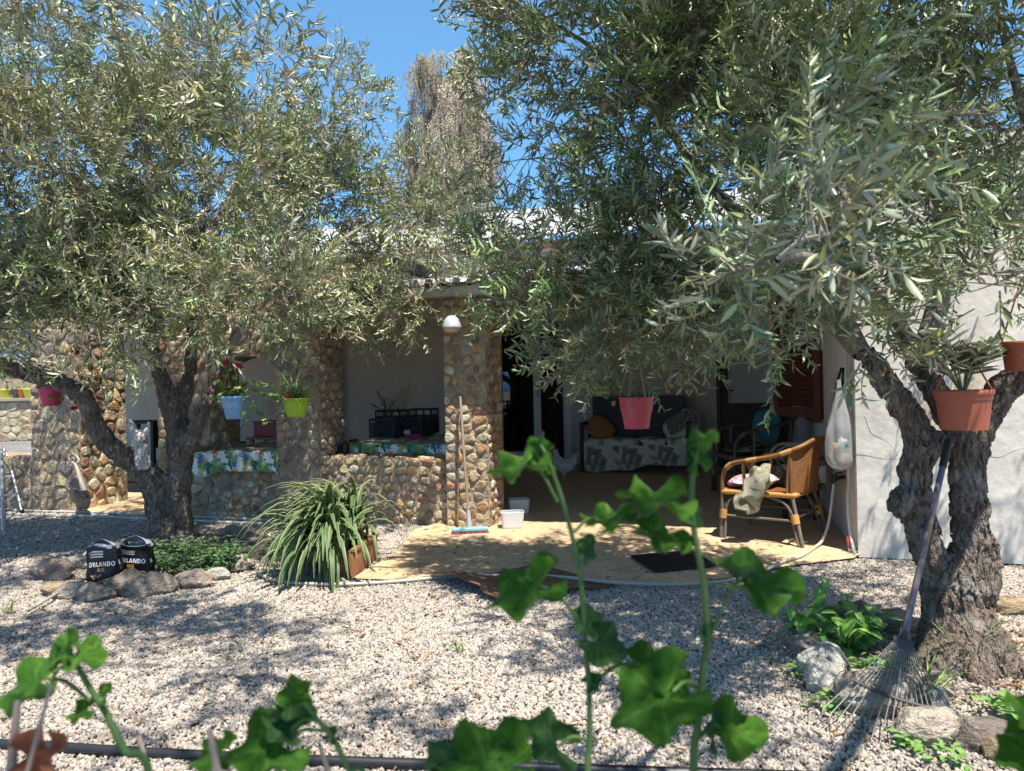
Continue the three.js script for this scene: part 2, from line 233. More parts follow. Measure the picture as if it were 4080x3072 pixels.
{ // white louvred shutter folded back against the wall
  const x0 = -0.02, x1 = 0.56, y0 = 0.21, y1 = 2.15, z = -3.74, s = part('louvred_shutter', merge([box(0.07, y1 - y0, 0.04, x0 + 0.035, (y0 + y1) / 2, z), box(0.07, y1 - y0, 0.04, x1 - 0.035, (y0 + y1) / 2, z), box(x1 - x0 - 0.14, 0.08, 0.04, (x0 + x1) / 2, y0 + 0.04, z), box(x1 - x0 - 0.14, 0.08, 0.04, (x0 + x1) / 2, y1 - 0.04, z)]), MAT.shutterWhite, house);
  const sg = box(x1 - x0 - 0.14, 0.055, 0.008); sg.rotateX(-0.6);
  for (let y = y0 + 0.115; y < y1 - 0.09; y += 0.052) { const m = part('slat', sg, MAT.shutterWhite, s); m.position.set((x0 + x1) / 2, y, z); }
}
{ // brown wooden door with a frosted pane
  const d = part('door', merge([box(0.09, 2.0, 0.05, 2.0, 1.12, -3.83), box(0.09, 2.0, 0.05, 2.69, 1.12, -3.83), box(0.6, 0.1, 0.05, 2.345, 2.07, -3.83), box(0.6, 0.66, 0.05, 2.345, 0.47, -3.83), box(0.6, 0.12, 0.05, 2.345, 0.86, -3.828)]), MAT.doorWood, house);
  part('door_frame', merge([box(0.05, 2.08, 0.12, 1.93, 1.14, -3.8), box(0.05, 2.08, 0.12, 2.76, 1.14, -3.8), box(0.78, 0.05, 0.12, 2.345, 2.155, -3.8)]), MAT.doorWood, d);
  part('pane', box(0.6, 1.1, 0.006, 2.345, 1.47, -3.84), MAT.frosted, d);
  part('panel', box(0.44, 0.42, 0.02, 2.345, 0.47, -3.8, 0.006), MAT.doorWood, d);
  part('handle', merge([box(0.035, 0.2, 0.008, 2.0, 1.03, -3.8), tube([V3(2.0, 1.08, -3.8), V3(2.0, 1.08, -3.755), V3(2.11, 1.08, -3.752)], 0.009, 8)]), MAT.black, d);
  part('room_backing', box(1.0, 2.2, 0.04, 2.35, 1.2, -4.3), std(lin(0.4, 0.38, 0.33), 0.9), d);
}
{ // brown window shutters on the side wall of the wing
  const wx = (z) => 2.96 + (z - 0.5) * 0.0372;
  const shut = (z0, z1, y0, y1, name) => { const w = z1 - z0, h = y1 - y0, x = wx((z0 + z1) / 2) - 0.03, gs = [box(0.04, h, 0.08, 0, 0, -w / 2 + 0.04), box(0.04, h, 0.08, 0, 0, w / 2 - 0.04), box(0.04, 0.09, w - 0.16, 0, -h / 2 + 0.045, 0), box(0.04, 0.09, w - 0.16, 0, h / 2 - 0.045, 0)]; const s = part(name, merge(gs), MAT.shutterWood, house); s.position.set(x, (y0 + y1) / 2, (z0 + z1) / 2); s.rotation.y = 0.037; const sg = box(0.008, 0.05, w - 0.16); sg.rotateZ(0.6); for (let y = -h / 2 + 0.12; y < h / 2 - 0.1; y += 0.048) part('slat', sg, MAT.shutterWood, s).position.y = y; return s; };
  shut(-3.3, -2.3, 0.92, 2.0, 'window_shutter');
  const o = shut(-1.62, -0.98, 0.86, 2.0, 'window_shutter'); o.rotation.y = 0.62; o.position.x -= 0.16;
  part('window_sill', box(0.07, 0.04, 2.3, wx(-2.2) - 0.02, 0.84, -2.2), MAT.shutterWood, house);
  part('window_glass', box(0.02, 1.05, 0.66, wx(-1.95) - 0.006, 1.42, -1.95), MAT.black, house);
}

// ---------------------------------------------------------------- porch roof
const roofY = (z) => 2.03 + (0.42 - z) * 0.165;
{
  const roof = thing('porch_roof', 'white ribbed metal sheet roof over the porch on stone pillars', 'roof');
  const sheet = (x0, w, z0, dy, tilt) => { const g = grid(Math.round(w / 0.015), 6, (u, v) => { const x = x0 + u * w, z = lerp(z0, -3.79, v), k = (((u * w) / 0.12) % 1), h = sstep(0.12, 0.24, k) - sstep(0.62, 0.74, k); return V3(x, roofY(z) + dy + h * 0.038 + noise(x * 1.3, z, dy * 90) * 0.012 + tilt * u, z); }, (u, v) => [u * w, v * 4]); part('corrugated_sheet', thick(g, 0.0025), MAT.whiteMetal, roof); };
  for (let i = 0; i < 4; i++) sheet(-0.45 + i * 0.84, 0.9, 0.42 + (i % 2) * 0.02, 0.006 * (i % 2), 0);
  for (let i = 0; i < 9; i++) sheet(-8.1 + i * 0.85, 0.91, -0.36 - (i % 2) * 0.02, -0.03 + 0.006 * (i % 2), 0);
  part('beam', box(3.35, 0.07, 0.12, 1.25, 1.985, 0.2), MAT.paleFrame, roof);
  part('beam', box(7.6, 0.09, 0.1, -4.2, 2.075, -0.46), MAT.oldWood, roof);
  part('beam', box(0.08, 0.09, 4.1, -0.5, 2.24, -1.75).applyMatrix4(new THREE.Matrix4()), MAT.oldWood, roof).visible = true;
}

// ---------------------------------------------------------------- field stone masonry
function stones(parent, rnd, O, ux, uy, W, H, size, { proud = 0.014, gap = 0.0045, keep = null, pal = null } = {}) { // fits rounded stones into a W x H face; O is its lower left corner
  const nrm = ux.clone().cross(uy).normalize(), sites = [], rows = Math.max(1, Math.round(H / (size * 0.82)));
  for (let j = 0; j < rows; j++) { let x = rnd.r(-0.5, 0.2) * size; while (x < W) { const w = size * rnd.r(0.55, 1.75); sites.push([x + w / 2 + rnd.g() * size * 0.1, ((j + 0.5 + rnd.g() * 0.42) / rows) * H]); x += w; } }
  for (const s of sites) {
    if (s[0] < 0.02 || s[0] > W - 0.02) continue;
    let poly = [[0, 0], [W, 0], [W, H], [0, H]];
    for (const q of sites) { if (q === s || Math.hypot(q[0] - s[0], q[1] - s[1]) > size * 3.4) continue; const mx = (s[0] + q[0]) / 2, my = (s[1] + q[1]) / 2, nx = q[0] - s[0], ny = q[1] - s[1], out = []; for (let i = 0; i < poly.length; i++) { const a = poly[i], b = poly[(i + 1) % poly.length], da = (a[0] - mx) * nx + (a[1] - my) * ny, db = (b[0] - mx) * nx + (b[1] - my) * ny; if (da <= 0) out.push(a); if ((da < 0) !== (db < 0)) { const t = da / (da - db); out.push([lerp(a[0], b[0], t), lerp(a[1], b[1], t)]); } } poly = out; if (poly.length < 3) break; }
    if (poly.length < 3) continue;
    let cx = 0, cy = 0; for (const p of poly) { cx += p[0] / poly.length; cy += p[1] / poly.length; }
    if (keep && !keep(cx, cy)) continue;
    const R = Math.sqrt(poly.reduce((t, p) => t + (p[0] - cx) ** 2 + (p[1] - cy) ** 2, 0) / poly.length), sh = Math.max(0.5, 1 - (gap + rnd() * 0.008) / (R * 0.7));
    let ring = []; for (let i = 0; i < poly.length; i++) { const a = poly[i], b = poly[(i + 1) % poly.length]; for (const t of [0.26, 0.74]) ring.push([cx + (lerp(a[0], b[0], t) - cx) * sh, cy + (lerp(a[1], b[1], t) - cy) * sh]); }
    ring = ring.map(([x, y]) => { const k = 1 - rnd() * 0.13; return [cx + (x - cx) * k, cy + (y - cy) * k]; }); ring = ring.filter((p, i) => { const q = ring[(i + 1) % ring.length]; return Math.hypot(p[0] - q[0], p[1] - q[1]) > 0.006; }); const n = ring.length; if (n < 4) continue;
    const P = [], U = [], I = [], o = rnd() * 9, pr = proud * rnd.r(0.55, 1.25), put = (x, y, z) => { P.push(x - cx, y - cy, z); U.push(x + o, y + o); };
    const tx = rnd.g() * 0.25, ty = rnd.g() * 0.25;
    for (const [x, y] of ring) put(x, y, -0.02);
    for (const [x, y] of ring) put(cx + (x - cx) * 0.96, cy + (y - cy) * 0.96, pr * rnd.r(0.35, 0.7) + (x - cx) * tx * 0.5 + (y - cy) * ty * 0.5);
    for (const [x, y] of ring) put(cx + (x - cx) * 0.76, cy + (y - cy) * 0.76, pr * rnd.r(0.75, 1.12) + (x - cx) * tx + (y - cy) * ty);
    put(cx, cy, pr * 1.05);
    for (let i = 0; i < n; i++) { const k = (i + 1) % n; I.push(i, k, n + k, i, n + k, n + i, n + i, n + k, 2 * n + k, n + i, 2 * n + k, 2 * n + i, 2 * n + i, 2 * n + k, 3 * n); }
    const g = new THREE.BufferGeometry(); g.setAttribute('position', new THREE.Float32BufferAttribute(P, 3)); g.setAttribute('uv', new THREE.Float32BufferAttribute(U, 2)); g.setIndex(I); const fac = rnd() < 0.65 ? g.toNonIndexed() : g; fac.computeVertexNormals();
    const m = part('stone', fac, rnd.pick(pal ?? stoneTones), parent); m.matrixAutoUpdate = true; m.position.copy(O).addScaledVector(ux, cx).addScaledVector(uy, cy); m.quaternion.setFromRotationMatrix(new THREE.Matrix4().makeBasis(ux, uy, nrm));
  }
}
const XP = V3(1, 0, 0), YP = V3(0, 1, 0), ZM = V3(0, 0, -1);
const ochre = [0, 1, 0, 3, 4, 5, 2, 0, 7, 5].map((i) => stoneTones[i]), greyer = [1, 3, 5, 7, 6, 3, 1, 4].map((i) => stoneTones[i]), mixed = [0, 1, 2, 3, 4, 5, 6, 7, 1, 4, 1, 7].map((i) => stoneTones[i]);
function core(parent, w, h, d, x, y, z, seed) { const g = new THREE.BoxGeometry(w, h, d, Math.max(2, Math.round(w / 0.05)), Math.max(2, Math.round(h / 0.05)), Math.max(2, Math.round(d / 0.05))), p = g.attributes.position, n = g.attributes.normal; for (let i = 0; i < p.count; i++) { const X = p.getX(i) + x, Y = p.getY(i) + y, Z = p.getZ(i) + z; Math.abs(n.getX(i)) > 0.5 ? g.attributes.uv.setXY(i, Z, Y) : Math.abs(n.getY(i)) > 0.5 ? g.attributes.uv.setXY(i, X, Z) : g.attributes.uv.setXY(i, X, Y); const q = 0.010; p.setXYZ(i, X + fbm(X * 9, Y * 9, Z * 9 + seed) * q, Y + fbm(X * 9 + 40, Y * 9, Z * 9) * q, Z + fbm(X * 9, Y * 9 + 70, Z * 9) * q); } const m = mergeVertices(g); m.computeVertexNormals(); return part('mortar', m, MAT.mortar, parent); }
{ // pillar that carries the corner of the roof
  const r = rng(101), t = thing('stone_pillar', 'stone pillar with leaning broom, lower half in full sun', 'pillar', V3(0, 0, 0), 0, 'porch pillars');
  core(t, 0.37, 1.96, 0.4, 0.02, 0.97, -0.1, 1);
  stones(t, r, V3(-0.18, 0.0, 0.1), XP, YP, 0.4, 1.95, 0.1, { pal: ochre });
  stones(t, r, V3(0.205, 0.0, 0.1), ZM, YP, 0.4, 1.95, 0.1, { pal: ochre });
  stones(t, r, V3(-0.165, 0.0, -0.3), V3(0, 0, 1), YP, 0.4, 1.95, 0.14, { pal: ochre });
}
{ // low wall between the pillars
  const r = rng(102), t = thing('stone_wall', 'low stone wall under the flowery tablecloths beside the pillar', 'wall');
  core(t, 2.5, 0.585, 0.4, -1.425, 0.29, -0.2, 2);
  stones(t, r, V3(-2.66, -0.01, 0), XP, YP, 2.49, 0.6, 0.092, { pal: mixed });
  const top = V3(-2.6, 0.585, 0.02); stones(t, r, top, XP, ZM, 2.43, 0.42, 0.15, { pal: greyer, proud: 0.016 });
}
{ // pillar on the wall
  const r = rng(103), t = thing('stone_pillar', 'stone pillar rising from low wall behind green hanging pot', 'pillar', V3(0, 0, 0), 0, 'porch pillars');
  core(t, 0.45, 2.0, 0.44, -1.645, 1.1, -0.19, 3);
  stones(t, r, V3(-1.88, 0.5, 0.03), XP, YP, 0.47, 1.65, 0.1, { pal: greyer });
  stones(t, r, V3(-1.415, 0.6, 0.03), ZM, YP, 0.45, 1.5, 0.1, { pal: greyer });
}
{ // pillar behind the left tree, with the arch that springs from it
  const r = rng(104), t = thing('stone_pillar', 'pale stone pillar with arch behind the forked olive trunk', 'pillar', V3(0, 0, 0), 0, 'porch pillars');
  core(t, 0.6, 2.15, 0.45, -2.92, 1.07, -0.22, 4);
  stones(t, r, V3(-3.23, 0, 0.01), XP, YP, 0.62, 2.15, 0.13, { pal: mixed });
  stones(t, r, V3(-2.61, 0.6, 0.01), ZM, YP, 0.45, 1.5, 0.13, { pal: mixed });
  const arch = (x) => 1.36 + 0.17 * Math.sqrt(Math.max(0, 1 - ((x + 2.245) / 0.37) ** 2));
  const s = new THREE.Shape(); s.moveTo(-2.62, 2.2); s.lineTo(-2.62, 1.36); for (let i = 0; i <= 20; i++) { const x = lerp(-2.615, -1.875, i / 20); s.lineTo(x, arch(x)); } s.lineTo(-1.87, 2.2); s.closePath();
  const g = new THREE.ExtrudeGeometry(s, { depth: 0.36, bevelEnabled: false }); g.translate(0, 0, -0.37); part('arch', g, MAT.mortar, t);
  stones(t, r, V3(-2.62, 1.36, -0.01), XP, YP, 0.74, 0.8, 0.12, { pal: greyer, keep: (x, y) => y + 1.36 > arch(x - 2.62) + 0.05 });
}
{
  const r = rng(105), t = thing('stone_pillar', 'thick rough stone pillar with white shovel leaning on it', 'pillar', V3(0, 0, 0), 0, 'porch pillars');
  core(t, 0.64, 2.15, 0.6, -4.52, 1.07, -0.3, 5);
  stones(t, r, V3(-4.85, 0, 0), XP, YP, 0.66, 2.15, 0.16, { pal: greyer });
  stones(t, r, V3(-4.195, 0, 0), ZM, YP, 0.6, 2.15, 0.14, { pal: mixed });
}
{
  const r = rng(106), t = thing('stone_wall', 'low stone wall behind the metal stepladder', 'wall');
  core(t, 2.4, 0.58, 0.4, -6.05, 0.28, -0.2, 6);
  stones(t, r, V3(-7.2, 0, 0), XP, YP, 2.34, 0.58, 0.14, { pal: greyer });
}
{ // terrace wall farther back on the left, with a pale coping
  const r = rng(107), t = thing('terrace_wall', 'sunlit pale stone terrace wall with flat coping and flower pots', 'wall', onY(-40, 948, 0.06).setY(0), YAW);
  core(t, 4.4, 1.06, 0.4, 0, 0.53, 0, 7);
  stones(t, r, V3(-2.2, 0, 0.2), XP, YP, 4.4, 1.04, 0.24, { pal: [4, 1, 4, 7].map((i) => stoneTones[i]) });
  part('upper_wall', uvBox(4.4, 0.55, 0.2, 0, 1.4, -0.5), MAT.mortar, t); part('coping', box(4.5, 0.08, 0.7, 0, 1.1, -0.05, 0.012), std(lin(0.6, 0.57, 0.52), 0.9, { map: speck }), t);
}
{ // dark upright against the back wall
  single('post', 'dark grey upright post against the porch wall behind a stone pillar', 'post', box(0.17, 2.4, 0.08, -3.46, 1.28, -3.74, 0.01), MAT.greyPaint);
}
// ---------------------------------------------------------------- olive trees
function leafGeo(L, W, fold, curl, top, under) { // lanceolate blade with a folded midrib, dark above and silvery below
  const row = [[0, 0.06], [0.28, 0.82], [0.58, 0.95], [0.84, 0.5], [1, 0.02]], P = [], C = [], I = [];
  for (const s of [0, 1]) for (const [t, w] of row) for (const k of [-1, 0, 1]) { const z = t * L, y = (Math.abs(k) * fold * w * W) - curl * t * t * L - s * 0.0006; P.push(k * w * W * 0.5, y, z); const c = s ? under : top, m = k === 0 ? 1.15 : 1; C.push(c[0] * m, c[1] * m, c[2] * m); }
  for (const s of [0, 1]) for (let j = 0; j < row.length - 1; j++) for (let k = 0; k < 2; k++) { const a = s * 15 + j * 3 + k; s ? I.push(a, a + 4, a + 1, a, a + 3, a + 4) : I.push(a, a + 1, a + 4, a, a + 4, a + 3); }
  const g = new THREE.BufferGeometry(); g.setAttribute('position', new THREE.Float32BufferAttribute(P, 3)); g.setAttribute('color', new THREE.Float32BufferAttribute(C, 3)); g.setIndex(I); g.computeVertexNormals(); return g;
}
const OT = [0.24, 0.25, 0.105], OU = [0.47, 0.465, 0.33];
const oliveLeaves = [leafGeo(0.074, 0.0165, 0.25, 0.12, OT, OU), leafGeo(0.064, 0.0145, 0.3, 0.22, [0.285, 0.28, 0.105], OU), leafGeo(0.083, 0.0155, 0.2, 0.05, [0.165, 0.2, 0.105], [0.43, 0.435, 0.32]), leafGeo(0.05, 0.013, 0.3, -0.1, [0.28, 0.33, 0.1], [0.36, 0.39, 0.2])];
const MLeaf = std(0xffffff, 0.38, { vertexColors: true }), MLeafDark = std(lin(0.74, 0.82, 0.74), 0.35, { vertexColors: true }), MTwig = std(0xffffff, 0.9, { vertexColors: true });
function sprayDef(seed) { // one twig: leaves in opposite pairs, buds in some axils
  const r = rng(seed), L = r.r(0.13, 0.36), droop = r.r(-0.3, 0.3), bow = r.g() * 0.6, pts = []; for (let i = 0; i <= 5; i++) { const t = i / 5; pts.push(V3(bow * t * t * L, -droop * t * t * L, t * L)); }
  const crv = new THREE.CatmullRomCurve3(pts), leaves = [], buds = [], n = Math.round(L / r.r(0.022, 0.03));
  for (let i = 0; i < n; i++) { const t = 0.1 + (0.9 * (i + 0.4)) / n, p = crv.getPoint(t), d = crv.getTangent(t), roll = (i % 2) * 1.5 + r.g() * 1.2;
    for (const s of [0, Math.PI]) { if (r() < 0.16) continue; const q = new THREE.Quaternion().setFromUnitVectors(V3(0, 0, 1), d).multiply(Q(0, 0, roll + s + r.g() * 0.5)).multiply(Q(0, r.r(0.3, 1.35), 0)).multiply(Q(r.g() * 0.55, 0, Math.PI / 2 * r.g() * 1.2)); leaves.push([i > n * 0.75 && r() < 0.5 ? 3 : Math.floor(r() * 3), M4(p, q, r.r(0.5, 1.3) * (i > n * 0.8 ? 0.8 : 1))]); }
    if (r() < 0.4) { const b = p.clone().add(V3(r.g(), r.r(-0.1, 0.6), r.g()).multiplyScalar(0.03)); buds.push(tube([p, b], 0.0012, 3, false)); for (let k = 0; k < 3; k++) { const o = new THREE.TetrahedronGeometry(0.0042); o.translate(lerp(p.x, b.x, 0.5 + k * 0.25) + r.g() * 0.008, lerp(p.y, b.y, 0.5 + k * 0.25), lerp(p.z, b.z, 0.5 + k * 0.25) + r.g() * 0.008); buds.push(o); } } }
  const twig = merge([tint(tube(crv.getPoints(5), (t) => 0.0034 * (1 - 0.7 * t), 4, false), 0.30, 0.27, 0.2), ...buds.map((b) => tint(b, 0.5, 0.44, 0.17))]);
  return { leaves, twig, geo: merge([twig.clone(), ...leaves.map(([k, m]) => placed(oliveLeaves[k], m))]) };
}
const SPRAYS = [1, 2, 3, 4, 5, 6, 7, 8, 9, 10, 11, 12].map((s) => sprayDef(900 + s));

const barkAt = (f, soil = 0.1) => (x, y, z) => { const n = fbm(x * 5, y * 3.5, z * 5, 4), m = fbm(x * 38, y * 16, z * 38, 2), l = sstep(0.12, 0.3, fbm(x * 9 + 20, y * 9, z * 9, 3)); let k = 1 + n * 0.5 + m * 0.6 + noise(x * 75, y * 24, z * 75) * 0.5; let c = [f[0] * k, f[1] * k, f[2] * k]; return [lerp(c[0], 0.36, l * 0.45), lerp(c[1], 0.34, l * 0.45), lerp(c[2], 0.3, l * 0.45)]; };
const barkBump = tex(1024, 1024, (u, v) => { const w = pf(u, v, 6, 4, 301, 3) * 0.09, a = Math.abs(pf(u + w, v + w * 0.6, 22, 7, 311, 3) - 0.5) * 2, b = Math.abs(pf(u + w, v, 44, 18, 317, 3) - 0.5) * 2, c = pf(u, v, 90, 60, 323, 2); return clamp(sstep(0, 0.22, a) * 0.6 + sstep(0, 0.2, b) * 0.28 + c * 0.14, 0, 1); }, { color: false });
const MBark = std(0xffffff, 0.95, { vertexColors: true, bumpMap: barkBump, bumpScale: 0.02 }), MWood = std(0xffffff, 0.95, { vertexColors: true });
function trunkMesh(chains, h, amp, tone, yFloor = -0.04) { // gnarled trunk: joined tapered limbs with knobs and fissures
  const groups = chains.map((c) => c.slice(1).map((e, i) => [c[i].p, e.p, c[i].r, e.r])), bones = groups.flat();
  const mn = [1e9, 1e9, 1e9], mx = [-1e9, -1e9, -1e9]; for (const [a, b, ra, rb] of bones) for (const [q, r] of [[a, ra], [b, rb]]) ['x', 'y', 'z'].forEach((k, i) => { mn[i] = Math.min(mn[i], q[k] - r - 0.08); mx[i] = Math.max(mx[i], q[k] + r + 0.08); }); mn[1] = Math.max(mn[1], yFloor);
  const base = (x, y, z) => { let d = 1e9; for (const g of groups) { let e = 1e9; for (const [a, b, ra, rb] of g) e = Math.min(e, capsule(x, y, z, a, b, ra, rb)); d = smin(d, e, 0.05); } return d; }; const f = (x, y, z) => { const d = base(x, y, z); if (Math.abs(d) > 0.07) return d; const k = noise(x * 6, y * 5, z * 6) * 0.9 + Math.max(0, noise(x * 13, y * 11, z * 13) - 0.05) * 1.1; const w = fbm(x * 7, y * 5, z * 7, 2) * 1.2; const fis = Math.max(0, 1 - Math.abs(noise(x * 30 + w, y * 10 + w * 0.5, z * 30 + w)) * 3.4); const fine = Math.max(0, 1 - Math.abs(noise(x * 70, y * 28, z * 70)) * 3); return d - k * amp + fis * 0.016 + fine * 0.007; };
  return boxUV(paint(nets(f, mn, mx, h, base), barkAt(tone)), 2.2);
}
function crownOf(tree, o) { // clumps of leafy twigs on branches that grow from the limbs
  const r = rng(o.seed), clumps = [], nodes = o.limbs.map((p) => ({ p: p.p, r: p.r }));
  for (const [px, py, d, rx, ry, rd, w = 1] of o.blobs) { const c = px.isVector3 ? px : at(px, py, d), n = Math.max(1, Math.round(rx * ry * rd * o.density * w)); for (let i = 0; i < n; i++) { const v = V3(r.g(), r.g(), r.g()).normalize().multiplyScalar(Math.cbrt(r.r(0.08, 1)) * 0.86); const p = c.clone().addScaledVector(RIGHT, v.x * rx).addScaledVector(UP, v.y * ry).addScaledVector(FWD, v.z * rd); const s = Math.min(0.33, 0.5 * Math.min(rx, ry, rd) + 0.1) * r.r(0.75, 1.2); clumps.push({ p, c, s }); } }
  const dist = (q) => { let b = null, m = 1e9; for (const n of nodes) { const k = n.p.distanceTo(q); if (k < m) { m = k; b = n; } } return [b, m]; };
  clumps.sort((a, b) => dist(a.p)[1] - dist(b.p)[1]);
  const wood = [], list = SPRAYS.map(() => []), near = [];
  for (const c of clumps) { const [n, m] = dist(c.p), mid = n.p.clone().lerp(c.p, 0.5).add(V3(r.g(), r.g() + 0.35, r.g()).multiplyScalar(m * 0.16)), pts = curve([n.p, mid, c.p], 7), r0 = Math.min(n.r * 0.7, 0.006 + m * 0.009), r1 = Math.max(0.004, r0 * 0.45); wood.push(tint(tube(pts, (t) => lerp(r0, r1, t), 6, false), ...(r() < 0.6 ? [0.3, 0.28, 0.24] : [0.2, 0.17, 0.13]))); for (let i = 2; i < 8; i++) nodes.push({ p: pts[i], r: lerp(r0, r1, i / 7) });
    const N = Math.round(o.perClump * (c.s / 0.3) ** 2 * r.r(0.75, 1.2));
    for (let i = 0; i < N; i++) { const out = V3(r.g(), r.g(), r.g()).normalize(), b = c.p.clone().addScaledVector(out, c.s * Math.cbrt(r.r(0.05, 1)) * 0.9), away = c.p.clone().sub(c.c).normalize(), dir = out.multiplyScalar(0.75).addScaledVector(away, 0.6).add(V3(r.g() * 0.35, o.lift + r.g() * 0.3, r.g() * 0.35)).normalize(); const k = Math.floor(r() * SPRAYS.length), q = new THREE.Quaternion().setFromUnitVectors(V3(0, 0, 1), dir).multiply(Q(0, 0, r.r(-0.7, 0.7))), s = o.scale * r.r(0.8, 1.2), m4 = M4(b, q, s); if (i % 4 === 0) { const f = pts[3 + (i >> 2) % 5], w = f.clone().lerp(b, 0.55).add(V3(r.g() * 0.09, r.g() * 0.07 + 0.03, r.g() * 0.09)); wood.push(tint(tube(curve([f, w, b], 4), (t) => 0.0042 - 0.0026 * t, 3, false), 0.27, 0.24, 0.18)); } const [X, Y, D] = pixelOf(b.clone().addScaledVector(dir, 0.15)); near.push([X > -40 && X < 2250 && Y > -40 && Y < 1700 ? D : 99 + D, k, m4, [r.r(0.75, 1.25), r.r(0.9, 1.1), r.r(0.8, 1.15)]]); } }
  part('branches', merge(wood), MTwig, tree).userData.kind = 'stuff';
  near.sort((a, b) => a[0] - b[0]); let left = o.single ?? 0; const rest = [];
  for (const e of near) { const def = SPRAYS[e[1]]; if (left >= def.leaves.length && e[0] < 99) { left -= def.leaves.length; const t = part('leafy_twig', def.twig, MTwig, tree); t.applyMatrix4(e[2]); for (const [k, m] of def.leaves) part('leaf', oliveLeaves[k], o.mat ?? MLeaf, t).applyMatrix4(m); } else rest.push(e); }
  for (const e of rest) list[e[1]].push(e);
  const col = new THREE.Color();
  list.forEach((l, k) => { if (!l.length) return; const im = new THREE.InstancedMesh(SPRAYS[k].geo, o.mat ?? MLeaf, l.length); l.forEach(([, , m4, c], i) => { im.setMatrixAt(i, m4); im.setColorAt(i, col.setRGB(c[0] * c[2], c[0] * c[1] * 1.0, c[0] * 0.95 * c[2])); }); im.name = 'crown'; im.userData.kind = 'stuff'; im.castShadow = im.receiveShadow = true; tree.add(im); });
  return rest.length;
}
const SL = V3(0.30, 1, 0.31), over = (px, py, h, r, w = 1) => [onY(px, py, 0).addScaledVector(SL, h), 0, 0, r, r * 0.6, r, w], overWall = (px, py, h, r, w = 1) => [onZ(px, py, 0.5).addScaledVector(SL, h), 0, 0, r, r * 0.6, r, w];
const overZ = (px, py, z, h, r, w = 1) => [onZ(px, py, z).addScaledVector(SL, h), 0, 0, r, r * 0.6, r, w];
const N = (px, py, d, r) => ({ p: at(px, py, d), r });
{
  const t = thing('olive_tree', 'olive tree with forked leaning trunk ringed by stones, dead pale stub', 'tree');
  const chains = [
    [N(372, 1205, 5.92, 0.25), N(370, 1155, 5.92, 0.185), N(366, 1100, 5.9, 0.155), N(362, 1068, 5.9, 0.14)],
    [N(366, 1165, 5.92, 0.16), N(322, 1205, 5.8, 0.07)], [N(380, 1165, 5.9, 0.16), N(440, 1195, 5.8, 0.06)], [N(372, 1165, 5.9, 0.16), N(395, 1222, 5.62, 0.06)],
    [N(378, 1075, 5.9, 0.11), N(388, 1010, 5.88, 0.088), N(384, 940, 5.85, 0.098), N(376, 885, 5.85, 0.092), N(356, 840, 5.82, 0.066), N(336, 795, 5.8, 0.056), N(326, 740, 5.75, 0.055), N(318, 690, 5.75, 0.05)],
    [N(380, 890, 5.85, 0.07), N(402, 850, 5.9, 0.055), N(408, 800, 5.95, 0.055), N(414, 740, 6, 0.048), N(420, 690, 6, 0.042)],
    [N(392, 985, 5.82, 0.075), N(428, 915, 5.76, 0.062), N(450, 860, 5.75, 0.05), N(474, 800, 5.8, 0.042), N(496, 745, 5.8, 0.036)],
    [N(350, 1085, 5.9, 0.12), N(322, 1030, 5.85, 0.1), N(284, 994, 5.8, 0.088), N(228, 962, 5.72, 0.076), N(204, 915, 5.66, 0.073), N(190, 872, 5.62, 0.07), N(162, 842, 5.58, 0.068), N(108, 822, 5.52, 0.062), N(40, 800, 5.46, 0.062), N(-60, 765, 5.4, 0.05)],
  ];
  part('trunk', trunkMesh(chains, 0.0085, 0.02, [0.2, 0.16, 0.125]), MBark, t);
  const stub = trunkMesh([[N(308, 1000, 5.74, 0.06), N(303, 965, 5.7, 0.05), N(297, 945, 5.69, 0.042), N(281, 912, 5.69, 0.02)], [N(303, 950, 5.69, 0.04), N(318, 930, 5.68, 0.024), N(322, 915, 5.66, 0.014)]], 0.006, 0.012, [0.8, 0.74, 0.68]);
  part('dead_stub', stub, MBark, t).userData.label = 'pale broken dead limb stub';
  const end = (c) => c.slice(-1)[0], limbs = [];
  const grow = (a, list) => { const pts = curve([a.p, ...list.map((l) => l.p)], 14), rs = [a.r, ...list.map((l) => l.r)]; part('limb', paint(tube(pts, (u) => { const k = u * (rs.length - 1), i = Math.min(rs.length - 2, Math.floor(k)); return lerp(rs[i], rs[i + 1], k - i); }, 10, false, (k, i) => 1 + noise(k * 1.7, i * 0.9, a.p.x * 9) * 0.22), barkAt([0.26, 0.23, 0.19])), MWood, t); pts.forEach((p, i) => i > 2 && limbs.push({ p, r: lerp(a.r, rs[rs.length - 1], i / 14) })); };
  grow(end(chains[4]), [N(300, 600, 5.6, 0.042), N(330, 450, 5.5, 0.034), N(318, 300, 5.5, 0.022), N(330, 170, 5.6, 0.012)]);
  grow(end(chains[4]), [N(230, 600, 5.4, 0.035), N(130, 480, 5.3, 0.022), N(70, 330, 5.4, 0.012)]);
  grow(end(chains[5]), [N(450, 560, 6, 0.034), N(500, 420, 6, 0.026), N(560, 300, 6, 0.018), N(640, 180, 6.1, 0.01)]);
  grow(end(chains[6]), [N(580, 640, 5.9, 0.03), N(680, 560, 6.1, 0.022), N(800, 480, 6.3, 0.014), N(900, 430, 6.5, 0.008)]);
  grow(end(chains[7]), [N(-160, 640, 5.4, 0.04), N(-200, 450, 5.5, 0.025), N(-180, 250, 5.6, 0.012)]);
  const reach = (a, pts, r0) => { const q = curve([a, ...pts.map((p) => V3(...p))], 18); part('limb', paint(tube(q, (u) => lerp(r0, 0.008, u), 8, false), barkAt([0.26, 0.23, 0.19])), MWood, t); q.forEach((p, i) => i > 2 && limbs.push({ p, r: lerp(r0, 0.008, i / 18) })); };
